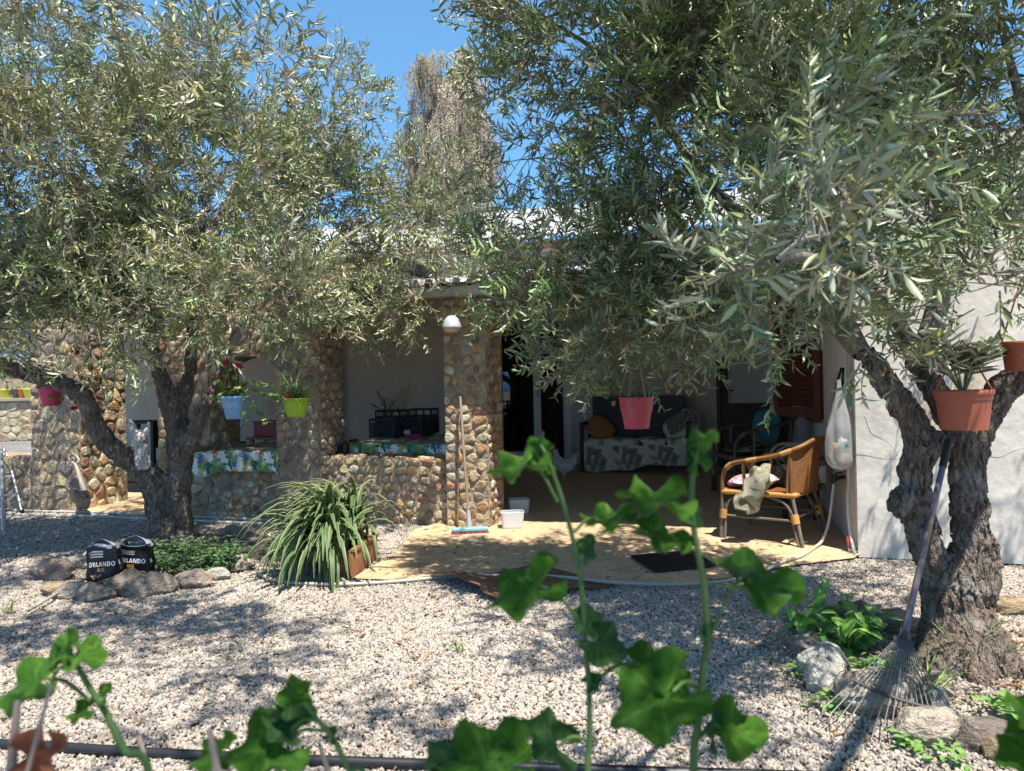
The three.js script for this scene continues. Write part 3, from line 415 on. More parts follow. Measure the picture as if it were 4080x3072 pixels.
  reach(at(318, 300, 5.5), [[-1.3, 3.65, 2.5], [-0.4, 3.75, 3.7], [0.3, 3.7, 4.6]], 0.014);
  console.log('left sprays', crownOf(t, { seed: 41, limbs, density: 34, perClump: 54, lift: 0.25, scale: 0.9, single: 300, blobs: [
    [130, 430, 5.35, 0.9, 0.85, 0.8], [420, 360, 5.8, 0.85, 0.85, 0.9], [645, 425, 6.9, 0.68, 0.75, 0.7, 0.9], [120, 210, 5.6, 0.55, 0.5, 0.6], [400, 150, 5.9, 0.5, 0.35, 0.6, 0.9], [240, 650, 5.15, 0.9, 0.36, 0.7, 1.2], [560, 640, 5.3, 0.66, 0.34, 0.6, 1.3],
    [790, 560, 7.0, 0.55, 0.52, 0.5, 0.9], [840, 690, 6.1, 0.34, 0.18, 0.3, 1.3], [30, 690, 5.0, 0.5, 0.32, 0.5, 1.2], [-170, 450, 5.6, 0.75, 1.0, 0.9], [680, 230, 6.2, 0.4, 0.3, 0.5], [920, 500, 6.6, 0.35, 0.45, 0.4, 1.5], [770, 670, 6.7, 0.42, 0.22, 0.35, 2], [850, 640, 6.5, 0.3, 0.24, 0.3, 2.5], [900, 685, 6.2, 0.14, 0.18, 0.16, 6], [660, 610, 6.5, 0.36, 0.3, 0.35, 1.6], [1000, 500, 6.6, 0.2, 0.25, 0.25, 3], [870, 560, 6.6, 0.32, 0.2, 0.3, 2], [940, 400, 6.7, 0.28, 0.22, 0.3, 2], [980, 560, 6.6, 0.22, 0.22, 0.3, 3], [860, 440, 6.5, 0.35, 0.3, 0.4, 1.4], [930, 600, 6.3, 0.25, 0.12, 0.3, 3], [210, 70, 5.8, 0.3, 0.16, 0.3, 2], [590, 95, 6, 0.28, 0.14, 0.2, 3], [430, 40, 5.9, 0.14, 0.18, 0.15, 6], [735, 165, 6.2, 0.13, 0.2, 0.15, 6], [790, 215, 6.2, 0.16, 0.08, 0.12, 8], [60, 60, 5.6, 0.2, 0.2, 0.2, 3], [915, 650, 5.9, 0.16, 0.16, 0.16, 5], [700, 725, 5.6, 0.28, 0.14, 0.3, 2], [20, 770, 4.8, 0.22, 0.1, 0.22, 3],
    over(60, 1270, 3.3, 0.5, 1.7), over(200, 1330, 3.3, 0.45, 1.7), over(340, 1370, 3.3, 0.42, 1.7), over(480, 1400, 3.3, 0.38, 1.7), over(560, 1320, 3.2, 0.35, 1.7), over(150, 1400, 3.5, 0.35, 1.7), over(20, 1180, 3.3, 0.5, 1.7), over(420, 1290, 3.3, 0.4, 1.7), over(250, 1090, 2.9, 0.4, 1.7), over(130, 1130, 2.9, 0.4, 1.7), over(480, 1200, 3.0, 0.4, 1.7), over(100, 1350, 3.3, 0.36, 2.4), over(260, 1260, 3.2, 0.4, 2.4), over(390, 1330, 3.3, 0.34, 2.4), over(530, 1375, 3.3, 0.3, 2.4), over(300, 1425, 3.4, 0.3, 2.4), over(440, 1440, 3.4, 0.26, 2.4), over(30, 1410, 3.4, 0.3, 2.4), overZ(90, 1010, 0, 1.9, 0.4, 1.6), overZ(150, 900, 0, 1.7, 0.35, 1.6), overZ(60, 1080, 0, 2.0, 0.4, 1.6), overZ(780, 1050, 0, 2.2, 0.3, 1.2)] }));
}
{
  const t = thing('olive_tree', 'olive tree with twin gnarled trunks in front of the white wall', 'tree');
  const chains = [
    [N(2082, 1455, 3.3, 0.2), N(2072, 1385, 3.3, 0.158), N(2068, 1320, 3.3, 0.14), N(2074, 1262, 3.3, 0.138)],
    [N(2055, 1385, 3.3, 0.12), N(1985, 1445, 3.18, 0.06)], [N(2060, 1385, 3.25, 0.11), N(2030, 1460, 3.05, 0.05)], [N(2100, 1375, 3.25, 0.12), N(2160, 1440, 3.1, 0.085), N(2225, 1470, 3.0, 0.06)], [N(2100, 1390, 3.2, 0.12), N(2120, 1480, 2.95, 0.05)],
    [N(2050, 1270, 3.3, 0.1), N(2000, 1190, 3.3, 0.07), N(1980, 1090, 3.3, 0.066), N(1978, 1010, 3.3, 0.066), N(1988, 950, 3.3, 0.076), N(1968, 900, 3.3, 0.062), N(1930, 850, 3.32, 0.05), N(1895, 800, 3.35, 0.05), N(1862, 762, 3.4, 0.042)],
    [N(2098, 1262, 3.3, 0.105), N(2098, 1170, 3.3, 0.078), N(2092, 1060, 3.3, 0.073), N(2090, 985, 3.3, 0.082), N(2078, 930, 3.32, 0.085), N(2045, 880, 3.35, 0.065), N(2010, 830, 3.4, 0.055), N(1985, 780, 3.45, 0.048)],
    [N(2095, 945, 3.32, 0.085), N(2130, 890, 3.32, 0.068), N(2165, 840, 3.3, 0.062), N(2225, 815, 3.25, 0.055)],
    [N(2128, 1200, 3.26, 0.06), N(2140, 1180, 3.24, 0.04)], [N(1952, 1075, 3.25, 0.05), N(1945, 1095, 3.24, 0.04)], [N(2025, 960, 3.24, 0.06), N(2042, 952, 3.22, 0.04)],
  ];
  part('trunk', trunkMesh(chains, 0.006, 0.017, [0.2, 0.155, 0.12]), MBark, t);
  const end = (c) => c.slice(-1)[0], limbs = [];
  const grow = (a, list) => { const pts = curve([a.p, ...list.map((l) => l.p)], 16), rs = [a.r, ...list.map((l) => l.r)]; part('limb', paint(tube(pts, (u) => { const k = u * (rs.length - 1), i = Math.min(rs.length - 2, Math.floor(k)); return lerp(rs[i], rs[i + 1], k - i); }, 12, false, (k, i) => 1 + noise(k * 1.7, i * 0.9, a.p.x * 9) * 0.2), barkAt([0.22, 0.18, 0.145])), MWood, t); pts.forEach((p, i) => i > 2 && limbs.push({ p, r: lerp(a.r, rs[rs.length - 1], i / 16) })); };
  grow(end(chains[5]), [N(1780, 690, 3.7, 0.036), N(1640, 620, 4.2, 0.03), N(1480, 580, 4.2, 0.02), N(1300, 600, 4.2, 0.012), N(1150, 640, 4.2, 0.006)]);
  grow(end(chains[5]), [N(1760, 600, 3.6, 0.036), N(1560, 430, 4.2, 0.03), N(1430, 260, 4.2, 0.022), N(1300, 120, 4.2, 0.014), N(1180, 40, 4.2, 0.008)]);
  grow(end(chains[6]), [N(2030, 640, 3.6, 0.05), N(2040, 430, 3.7, 0.046), N(2052, 220, 3.7, 0.042), N(2062, 60, 3.7, 0.036), N(2080, -160, 3.7, 0.022)]);
  grow(end(chains[6]), [N(1930, 690, 3.0, 0.032), N(1860, 620, 2.6, 0.024), N(1760, 560, 2.0, 0.014), N(1680, 560, 1.7, 0.008)]);
  grow(end(chains[7]), [N(2290, 700, 3.0, 0.045), N(2280, 450, 2.9, 0.03), N(2200, 200, 3.0, 0.018), N(2150, 0, 3.1, 0.01)]);
  grow(N(2045, 380, 3.7, 0.046), [N(1900, 200, 3.6, 0.028), N(1760, 100, 3.7, 0.02), N(1600, 60, 3.9, 0.012)]);
  grow(N(1430, 260, 4.2, 0.02), [N(1400, 120, 4.2, 0.016), N(1270, 10, 4.3, 0.014), N(1255, -120, 4.3, 0.01)]);
  const reach = (a, pts, r0) => { const q = curve([a, ...pts.map((p) => V3(...p))], 18); part('limb', paint(tube(q, (u) => lerp(r0, 0.008, u), 8, false), barkAt([0.22, 0.18, 0.145])), MWood, t); q.forEach((p, i) => i > 4 && limbs.push({ p, r: lerp(r0, 0.008, i / 18) })); };
  reach(at(2225, 815, 3.25), [[3.6, 2.3, 3.1], [3.4, 2.95, 4.4], [3.0, 3.15, 5.5], [2.9, 3.2, 6.4]], 0.05); reach(V3(3.0, 3.15, 5.5), [[2.3, 3.4, 5.4], [1.6, 3.5, 5.1], [0.9, 3.6, 4.9]], 0.025);
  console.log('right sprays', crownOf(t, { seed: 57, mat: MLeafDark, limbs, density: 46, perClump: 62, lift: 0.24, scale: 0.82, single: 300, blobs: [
    [1240, 110, 4.2, 0.44, 0.4, 0.45, 1.2], [1430, 200, 4.1, 0.5, 0.5, 0.7], [1170, 280, 4.25, 0.28, 0.3, 0.4, 1.1], [1230, 545, 4.2, 0.5, 0.28, 0.5, 1.2], [1160, 675, 4.1, 0.3, 0.2, 0.35, 1.4], [1350, 690, 4.1, 0.5, 0.24, 0.5, 1.3], [1300, 555, 4.0, 0.35, 0.2, 0.3, 2], [1440, 610, 3.9, 0.35, 0.2, 0.3, 2], [1170, 600, 4.1, 0.25, 0.18, 0.25, 3], [1510, 560, 3.9, 0.55, 0.4, 0.6, 1.2], [1600, 160, 3.9, 0.55, 0.5, 0.6], [1740, 340, 3.4, 0.5, 0.42, 0.6], [1950, 150, 3.2, 0.45, 0.45, 0.6, 0.9], [2160, 300, 3.0, 0.3, 0.6, 0.6],
    [1660, 650, 3.0, 0.34, 0.2, 0.4, 1.4], [1880, 660, 2.7, 0.34, 0.18, 0.4, 1.4], [2130, 620, 2.6, 0.26, 0.24, 0.4, 1.3], [1800, 470, 2.2, 0.24, 0.22, 0.25, 1.6], [1650, 600, 1.7, 0.16, 0.11, 0.2, 5], [1760, 520, 1.6, 0.12, 0.1, 0.14, 9], [1380, 420, 4.4, 0.4, 0.2, 0.4, 0.8], [1500, -160, 4, 1.1, 0.4, 1, 0.7], [2000, -170, 2.8, 0.8, 0.35, 0.8, 0.8], [1900, 420, 3.9, 0.5, 0.4, 0.5], [1110, 440, 4.5, 0.2, 0.22, 0.25, 3], [1085, 580, 4.3, 0.16, 0.12, 0.2, 5], [1065, 60, 4.2, 0.12, 0.16, 0.15, 6], [1075, 200, 4.3, 0.1, 0.1, 0.1, 12], [1960, 730, 3.0, 0.2, 0.08, 0.2, 3], [1750, 745, 3.2, 0.25, 0.08, 0.25, 3], [1480, 740, 4.3, 0.25, 0.1, 0.25, 3],
    over(620, 1570, 3.4, 0.3, 2), over(800, 1610, 3.4, 0.3, 2), over(450, 1630, 3.4, 0.3, 2), over(250, 1610, 3.5, 0.26, 2), over(1000, 1600, 3.3, 0.3, 1.7), over(960, 1500, 3.2, 0.15, 3), over(1150, 1340, 3.0, 0.32, 2), over(1320, 1320, 3.0, 0.36, 2), over(1520, 1300, 2.9, 0.36, 2), over(1300, 1440, 3.1, 0.34, 1.7), over(1500, 1440, 3.0, 0.34, 1.7), over(1380, 1570, 3.2, 0.3, 1.7), over(1700, 1430, 2.9, 0.34, 2), over(1220, 1600, 3.2, 0.28, 1.7), over(1720, 1570, 3.0, 0.26, 1.7), over(1600, 1520, 3.0, 0.26, 1.7),
    overWall(1920, 1020, 1.7, 0.3, 1), overWall(2150, 1000, 1.8, 0.34, 1), [at(1300, 1250, 0.9).addScaledVector(SL, 2.1), 0, 0, 0.38, 0.25, 0.38, 2.2], [at(500, 1550, 0.85).addScaledVector(SL, 2.3), 0, 0, 0.32, 0.22, 0.3, 2.2], [at(1560, 1100, 0.9).addScaledVector(SL, 2.0), 0, 0, 0.3, 0.22, 0.3, 2],
    [1720, 430, 2.6, 0.4, 0.3, 0.4, 1.3], [1640, 330, 2.3, 0.3, 0.2, 0.3, 1.5], over(1480, 1900, 2.6, 0.3, 3), over(1950, 1250, 2.6, 0.36, 1.7), over(1750, 1230, 2.6, 0.3, 1.7)] }));
}
{ // tall dry feathery tree far behind the house
  const t = thing('feathery_tree', 'tall narrow dry brown feathery tree beyond the roof', 'tree'), r = rng(71), D = 24, lead = [], MT = std(0xffffff, 0.95, { vertexColors: true });
  const b = at(975, 850, D); b.y = 0; const tops = [at(925, 130, D), at(1000, 110, D + 0.5), at(962, 200, D - 0.5), at(1038, 250, D), at(895, 320, D + 0.3), at(985, 170, D)];
  part('trunk', merge(tops.map((p) => { const pts = curve([b, b.clone().lerp(p, 0.4).add(V3(r.g() * 0.3, 0, 0)), b.clone().lerp(p, 0.75).add(V3(r.g() * 0.4, 0, 0)), p], 12); lead.push(pts); return tint(tube(pts, (u) => 0.13 * (1 - u) + 0.012, 6, false), 0.24, 0.2, 0.17); })), MT, t);
  const st = []; for (let k = 0; k < 34; k++) { const x = r.g() * 0.28, z = r.g() * 0.28, y = r.r(-0.1, 0.3), l = r.r(0.35, 0.75); st.push(tint(tube([V3(x * 0.4, y, z * 0.4), V3(x, y - l * 0.5, z), V3(x * 1.05 + r.g() * 0.05, y - l, z * 1.05)], 0.0055, 3, false), ...(r() < 0.5 ? [0.6, 0.52, 0.42] : r() < 0.5 ? [0.5, 0.46, 0.32] : [0.46, 0.41, 0.38]))); for (let q = 0; q < 6; q++) { const f = r(), o = new THREE.TetrahedronGeometry(r.r(0.014, 0.03)); o.translate(x + r.g() * 0.06, y - l * f, z + r.g() * 0.06); st.push(tint(o, 0.58, 0.5, 0.38)); } }
  const sg = merge(st), n = 560, im = new THREE.InstancedMesh(sg, MT, n), c = new THREE.Color();
  for (let i = 0; i < n; i++) { const pts = r.pick(lead), u = r.r(0.3, 1), k = Math.min(11, Math.floor(u * 12)), p = pts[k].clone().lerp(pts[k + 1], u * 12 - k), w = lerp(1.3, 0.4, sstep(0.35, 1, u)); p.add(V3(r.g() * w * 1.5, r.r(-0.5, 0.4), r.g() * w * 1.5)); im.setMatrixAt(i, M4(p, Q(r.g() * 0.25, r() * 6.3, r.g() * 0.25), r.r(0.8, 1.35))); const b2 = r.r(0.75, 1.2); im.setColorAt(i, c.setRGB(b2, b2 * r.r(0.92, 1.04), b2 * r.r(0.85, 1.05))); }
  im.name = 'crown'; im.userData.kind = 'stuff'; im.castShadow = im.receiveShadow = true; t.add(im);
}
function farTree(label, px, d, h, w, seed) { // trees beyond the terrace
  const t = thing('background_tree', label, 'tree', V3(0, 0, 0), 0, 'trees beyond the terrace wall'), b = at(px, 850, d); b.y = 0; const r = rng(seed), top = b.clone().add(V3(0, h * 0.6, 0));
  part('trunk', paint(tube(curve([b, b.clone().lerp(top, 0.5).add(V3(0.1, 0, 0.1)), top], 8), (u) => 0.16 - 0.1 * u, 8), barkAt([0.2, 0.17, 0.13])), MWood, t);
  const [X, Y] = pixelOf(top); crownOf(t, { seed, limbs: [{ p: top, r: 0.05 }, { p: b.clone().lerp(top, 0.7), r: 0.07 }], density: 5, perClump: 26, lift: 0.2, scale: 1.9, blobs: [[X, Y, d, w, h * 0.42, w * 0.8]] });
}
farTree('olive tree beyond terrace wall behind the thick stone pillar', 60, 27, 5.2, 2.4, 81);
farTree('olive tree beyond terrace wall at the garden edge', -160, 26, 5.6, 2.4, 82);
// ---------------------------------------------------------------- gravel, litter, rocks
const trunkSpots = [[at(375, 1180, 5.9), 0.27], [at(2080, 1420, 3.3), 0.26]];
{
  const r = rng(201), geos = [0, 1, 2, 3].map((k) => { const g = mergeVertices(new THREE.IcosahedronGeometry(1, k > 1 ? 1 : 0)).toNonIndexed(), p = g.attributes.position, v = V3(); for (let i = 0; i < p.count; i++) { v.fromBufferAttribute(p, i); const s = 1 + noise(v.x * 1.3 + k * 9, v.y * 1.3, v.z * 1.3) * 0.55; p.setXYZ(i, v.x * s * 1.15, v.y * s * 0.72, v.z * s * 0.9); } g.deleteAttribute('uv'); g.computeVertexNormals(); return g; });
  const tones = [[0.66, 0.62, 0.57], [0.60, 0.54, 0.48], [0.52, 0.50, 0.48], [0.70, 0.67, 0.63], [0.38, 0.36, 0.35], [0.62, 0.52, 0.44], [0.26, 0.25, 0.25], [0.72, 0.70, 0.67]];
  const lists = geos.map(() => []), q = new THREE.Quaternion(), e = new THREE.Euler(); let n = 0, tries = 0;
  while (n < 270000 && tries < 800000) { tries++;
    const d = Math.sqrt(r.r(1.75 ** 2, 8.6 ** 2)), X = r.r(-0.72, 0.72) * d, x = CAM.x + FWD.x * d + RIGHT.x * X, z = CAM.z + FWD.z * d + RIGHT.z * X;
    if (z < 0.02 || inPoly(apronPoly, x + r.g() * 0.2, z + r.g() * 0.2)) { if (r() > 0.016 || z < 0) continue; } if (x > 2.9 && z < 0.55) continue; if (d > 5.5 && r() < 0.35) continue;
    const s = (r() < 0.08 ? r.r(0.007, 0.011) : r.r(0.004, 0.0074)) * (d > 5.5 ? 1.25 : 1), y = s * r.r(-0.5, 0.5) + fbm(x * 1.4, 0, z * 1.4, 2) * 0.012; e.set(r() * 6.3, r() * 6.3, r() * 6.3);
    const k = Math.floor(r() * 4), t = tones[Math.floor(Math.pow(r(), 1.15) * 8)], b = r.r(0.85, 1.12) * (1 + fbm(x * 0.9 + 5, 3, z * 0.9, 3) * 0.3);
    lists[k].push([x, y, z, q.setFromEuler(e).clone(), s, t[0] * b * 0.74, t[1] * b * 0.675, t[2] * b * 0.61]); n++; }
  const mp = std(0xffffff, 0.85), c = new THREE.Color();
  const root = new THREE.Group(); root.name = 'gravel'; scene.add(root); tag(root, 'pale crushed stone gravel covering the yard', 'gravel', null, 'stuff');
  lists.forEach((l, k) => { const im = new THREE.InstancedMesh(geos[k], mp, l.length); l.forEach((a, i) => { im.setMatrixAt(i, M4(V3(a[0], a[1], a[2]), a[3], a[4])); im.setColorAt(i, c.setRGB(a[5], a[6], a[7])); }); im.name = 'pebbles'; im.userData.kind = 'stuff'; im.castShadow = im.receiveShadow = true; root.add(im); });
  console.log('pebbles', n);
}
{ // fallen olive leaves and bits of bark
  const r = rng(205), g = leafGeo(0.055, 0.013, 0.5, 0.3, [0.3, 0.2, 0.1], [0.38, 0.3, 0.18]), n = 1700, im = new THREE.InstancedMesh(g, MTwig, n), c = new THREE.Color();
  for (let i = 0; i < n; i++) { let x, z; do { const d = Math.sqrt(r.r(2 ** 2, 7 ** 2)), X = r.r(-0.7, 0.7) * d; x = CAM.x + FWD.x * d + RIGHT.x * X; z = CAM.z + FWD.z * d + RIGHT.z * X; if (i > 800) { const [p] = r.pick(trunkSpots); x = p.x + r.g() * 0.9; z = p.z + r.g() * 0.8; } } while (z < 0.1 || (x > 2.85 && z < 0.6)); im.setMatrixAt(i, M4(V3(x, (inPoly(apronPoly, x, z) ? floorY(z) : 0.006) + 0.006, z), Q(r.g() * 0.4, r() * 6.3, r.g() * 0.7), r.r(0.55, 1.1))); const b = r.r(0.5, 1.2); im.setColorAt(i, c.setRGB(b, b * r.r(0.85, 1), b * r.r(0.7, 1))); }
  im.name = 'leaf_litter'; im.castShadow = im.receiveShadow = true; scene.add(im); tag(im, 'dry brown olive leaves scattered over gravel and concrete', 'leaf litter', null, 'stuff');
}
const rockMats = [[0.36, 0.3, 0.25], [0.52, 0.45, 0.37], [0.6, 0.56, 0.51], [0.27, 0.22, 0.19], [0.5, 0.38, 0.24], [0.44, 0.38, 0.33], [0.4, 0.4, 0.41]].map(([a, b, c]) => std(lin(Math.min(0.85, a * 1.5), Math.min(0.83, b * 1.5), Math.min(0.8, c * 1.5)), 0.88, { map: again(speck, 1, 1), bumpMap: again(rough, 1.5, 1.5), bumpScale: 0.02 }));
function rockGeo(seed, sx, sy, sz, cuts) { // an angular boulder: a ball flattened by planes and roughened
  const r = rng(seed), g = mergeVertices(new THREE.IcosahedronGeometry(1, 12)), p = g.attributes.position, v = V3(), planes = []; for (let i = 0; i < cuts; i++) planes.push([V3(r.g(), r.g() * 0.8 + 0.1, r.g()).normalize(), r.r(0.62, 0.86)]);
  const uv = new Float32Array(p.count * 2);
  for (let i = 0; i < p.count; i++) { v.fromBufferAttribute(p, i); uv[i * 2] = Math.atan2(v.x, v.z) * 0.5; uv[i * 2 + 1] = v.y * 0.6; let k = 1 + noise(v.x * 1.2 + seed, v.y * 1.2, v.z * 1.2) * 0.35; v.multiplyScalar(k); for (const [n, d] of planes) { const e = v.dot(n) - d; if (e > 0) v.addScaledVector(n, -e * 0.85); } v.multiplyScalar(1 + fbm(v.x * 4 + seed, v.y * 4, v.z * 4, 3) * 0.1 + fbm(v.x * 14, v.y * 14 + seed, v.z * 14, 2) * 0.03); p.setXYZ(i, v.x * sx, v.y * sy, v.z * sz); }
  g.setAttribute('uv', new THREE.BufferAttribute(uv, 2)); g.computeVertexNormals(); return g;
}
let rockN = 0;
function rock(px, pyBase, w, h, m, label, group, dep = 0.8, turn = 0) { // w, h in pixels of the photograph, standing on the ground at its foot
  const b = onY(px, pyBase, 0), d = b.clone().sub(CAM).dot(FWD), sx = (w / FPX) * d * 0.6, sy = (h / FPX) * d * 0.56, sz = Math.min(sx, sy * 1.4) * dep, q = onY(px, pyBase, 0).addScaledVector(V3(FWD.x, 0, FWD.z), sz * 0.85);
  const o = single('rock', label, 'rock', rockGeo(300 + rockN++, sx, sy, sz, 6), rockMats[m], group); o.position.set(q.x, sy * 0.55, q.z); o.rotation.y = YAW + turn; return o;
}
const GL = 'stones ringing the forked olive tree', GR = 'stones ringing the twin trunked olive tree';
rock(262, 1296, 84, 66, 3, 'upright dark stone under the left black bag', GL);
for (const [x, y, w, h, m, l] of [
  [293, 1295, 44, 40, 1, 'small pale yellow stone in front of the black bags'], [333, 1288, 66, 54, 0, 'brown slab like stone right of the black bags'], [190, 1302, 74, 42, 0, 'brown stone left of the black bags nearest the gravel'], [150, 1298, 70, 40, 5, 'grey brown lumpy stone at the corner of the ring'], [108, 1292, 52, 36, 4, 'ochre stone near the thin stick'], [100, 1258, 70, 52, 3, 'dark craggy stone behind the thin stick'], [165, 1228, 60, 28, 1, 'flat tan stone behind the left black bag'], [195, 1220, 44, 44, 2, 'white stone behind the left black bag'], [252, 1192, 40, 30, 0, 'small reddish stone against the forked trunk'],
  [405, 1274, 86, 42, 0, 'long brown stone in front of the ground cover'], [466, 1256, 50, 32, 2, 'round pale grey stone beside the ground cover'], [512, 1238, 52, 44, 5, 'angular tan stone right of the ground cover'], [556, 1212, 62, 44, 3, 'dark rounded stone beside the planter'], [560, 1182, 56, 30, 3, 'dark stone near the hose by the planter'], [505, 1170, 58, 36, 0, 'brown stone behind the ground cover'], [540, 1164, 40, 20, 5, 'flat stone between ground cover and wall']]) rock(x, y, w, h, m, l, GL);
for (const [x, y, w, h, m, l, dep] of [
  [1772, 1432, 84, 48, 0, 'brown stone left of the leafy green plant'], [1790, 1478, 84, 62, 2, 'white weathered stone beside the grey ball shaped rock'], [1798, 1510, 76, 62, 2, 'grey ball shaped rock with rusty stain'], [1862, 1538, 82, 62, 5, 'rounded tan boulder left of the rake fan'], [1925, 1556, 130, 80, 1, 'pale yellow boulder behind the rake tines'], [2040, 1620, 134, 72, 1, 'broad cream boulder right of the rake'], [2150, 1630, 120, 56, 3, 'dark jagged stone with white vein beside cream boulder'], [2168, 1652, 52, 44, 4, 'small pale stone under the dark jagged stone'], [2032, 1540, 62, 36, 6, 'blue grey wedge stone behind the cream boulder'], [1878, 1378, 74, 56, 3, 'dark smooth stone behind the leafy green plant'], [1940, 1370, 90, 40, 0, 'low brown stone at foot of the twin trunk'], [2195, 1330, 70, 30, 4, 'flat ochre stone beyond the tree root'], [2030, 1476, 36, 20, 5, 'small tan stone at the tree root'], [1760, 1410, 60, 50, 3, 'dark stone under the leafy green plant'], [1985, 1552, 36, 12, 0, 'flat brown stone under the blue grey wedge']]) rock(x, y, w * 1.08, h * 1.35, m, l, GR, dep);

// ---------------------------------------------------------------- low plants
function roundLeaf(L, W, top, under = top, cup = 0.2, n = 5, teeth = 0) { const P = [], C = [], I = []; for (let j = 0; j <= n; j++) { const t = j / n, w = Math.pow(Math.sin(Math.PI * Math.pow(t, 0.75)), 0.75) * W * 0.5 * (1 + teeth * (j % 2 ? 1 : -1)) + 0.0004; for (const k of [-1, 0, 1]) { P.push(k * w, Math.abs(k) * w * cup - 0.25 * t * t * L, t * L); const m = k ? 1 : 1.25; C.push(top[0] * m, top[1] * m, top[2] * m); } } for (let j = 0; j < n; j++) for (let k = 0; k < 2; k++) { const a = j * 3 + k; I.push(a, a + 1, a + 4, a, a + 4, a + 3); } const g = new THREE.BufferGeometry(); g.setAttribute('position', new THREE.Float32BufferAttribute(P, 3)); g.setAttribute('color', new THREE.Float32BufferAttribute(C, 3)); g.setIndex(I); g.computeVertexNormals(); return g; }
const MGreen = phy(0xffffff, 0.7, { vertexColors: true, transmission: 0.3, thickness: 0 }), MStem = std(0xffffff, 0.8, { vertexColors: true });
{ // creeping plant in the ring
  const r = rng(221), c = onY(428, 1225, 0), t = thing('ground_cover', 'creeping glossy green plant at the foot of the forked olive', 'plant', V3(c.x, 0, c.z)), g = [roundLeaf(0.032, 0.02, [0.055, 0.13, 0.035]), roundLeaf(0.026, 0.017, [0.09, 0.19, 0.045])], c3 = new THREE.Color();
  const base = []; for (let i = 0; i < 90; i++) { const a = r() * 6.3, d = Math.sqrt(r()) * 0.42, p = V3(Math.cos(a) * d, 0, Math.sin(a) * d * 0.75), h = r.r(0.05, 0.16) * (1.3 - d); base.push([p, h]); }
  part('stems', merge(base.map(([p, h]) => tint(tube([p, p.clone().add(V3(r.g() * 0.04, h, r.g() * 0.04))], 0.0016, 3, false), 0.2, 0.22, 0.09))), MStem, t);
  let left = 290; g.forEach((gg, k) => { const n = 1500, im = new THREE.InstancedMesh(gg, MGreen, n); for (let i = 0; i < n; i++) { const [p, h] = r.pick(base), b = r.r(0.7, 1.3), m = M4(V3(p.x + r.g() * 0.07, h * r.r(0.2, 1.15) + 0.01, p.z + r.g() * 0.07), Q(r.r(-0.6, 0.3), r() * 6.3, r.g() * 0.4), r.r(0.7, 1.3)); im.setMatrixAt(i, m); im.setColorAt(i, c3.setRGB(b, b, b * 0.9)); } im.name = 'leaves'; im.userData.kind = 'stuff'; t.add(im); });
}
{ // toothed leafy plant on the right
  const r = rng(223), c = onY(1815, 1405, 0), t = thing('leafy_plant', 'bright green toothed leaf plant among stones by the twin trunk', 'plant', V3(c.x, 0, c.z));
  const gs = [roundLeaf(0.095, 0.062, [0.17, 0.36, 0.05], undefined, 0.12, 9, 0.07), roundLeaf(0.075, 0.048, [0.13, 0.3, 0.05], undefined, 0.15, 9, 0.07), roundLeaf(0.06, 0.034, [0.24, 0.45, 0.07], undefined, 0.2, 7, 0.07)];
  for (let s = 0; s < 17; s++) { const a = r() * 6.3, lean = s ? r.r(0.04, 0.2) : 0.02, h = s ? r.r(0.1, 0.24) : 0.3, b = V3(Math.cos(a) * 0.07, 0, Math.sin(a) * 0.06), e = V3(Math.cos(a) * (0.07 + lean), h, Math.sin(a) * (0.06 + lean * 0.8)), pts = curve([b, b.clone().lerp(e, 0.5).add(V3(0, 0.03, 0)), e], 6); const st = part('stem', tint(tube(pts, 0.0035, 5), 0.16, 0.26, 0.07), MStem, t); for (let k = 1; k <= 6; k++) for (const side of [0, Math.PI]) { if (r() < 0.12) continue; const m = part('leaf', k > 5 ? gs[2] : r.pick(gs), MGreen, st); m.position.copy(pts[k]); m.quaternion.copy(Q(r.r(-0.1, 0.55), a + (k % 2) * 1.57 + side + r.g() * 0.5, r.g() * 0.3)); m.scale.setScalar(r.r(0.75, 1.15)); } }
}
function weed(px, py, size, n, label, kind) { if (px > 1700 && py > 1400) { size *= 1.25; n = Math.round(n * 1.8); } const r = rng(px * 7 + py), c = onY(px, py, 0), t = thing('weed', label, 'weed', V3(c.x, 0, c.z), 0, 'small weeds in the gravel'); const g = kind === 'grass' ? leafGeo(size * 1.5, 0.006, 0.3, 0.5, [0.2, 0.3, 0.07], [0.24, 0.33, 0.1]) : roundLeaf(size * 0.42, size * 0.26, [0.17, 0.33, 0.06], undefined, 0.2, 5); for (let i = 0; i < n; i++) { const m = part('leaf', g, kind === 'grass' ? MLeaf : MGreen, t); const k = kind === 'grass' ? 0.03 : size * 1.15; m.position.set(r.g() * k, kind === 'grass' ? 0 : r.r(0.005, size * 0.8), r.g() * k); m.quaternion.copy(Q(kind === 'grass' ? r.r(-1.5, -0.8) : r.r(-0.5, 0.3), r() * 6.3, 0)); m.scale.setScalar(r.r(0.6, 1.2)); } }
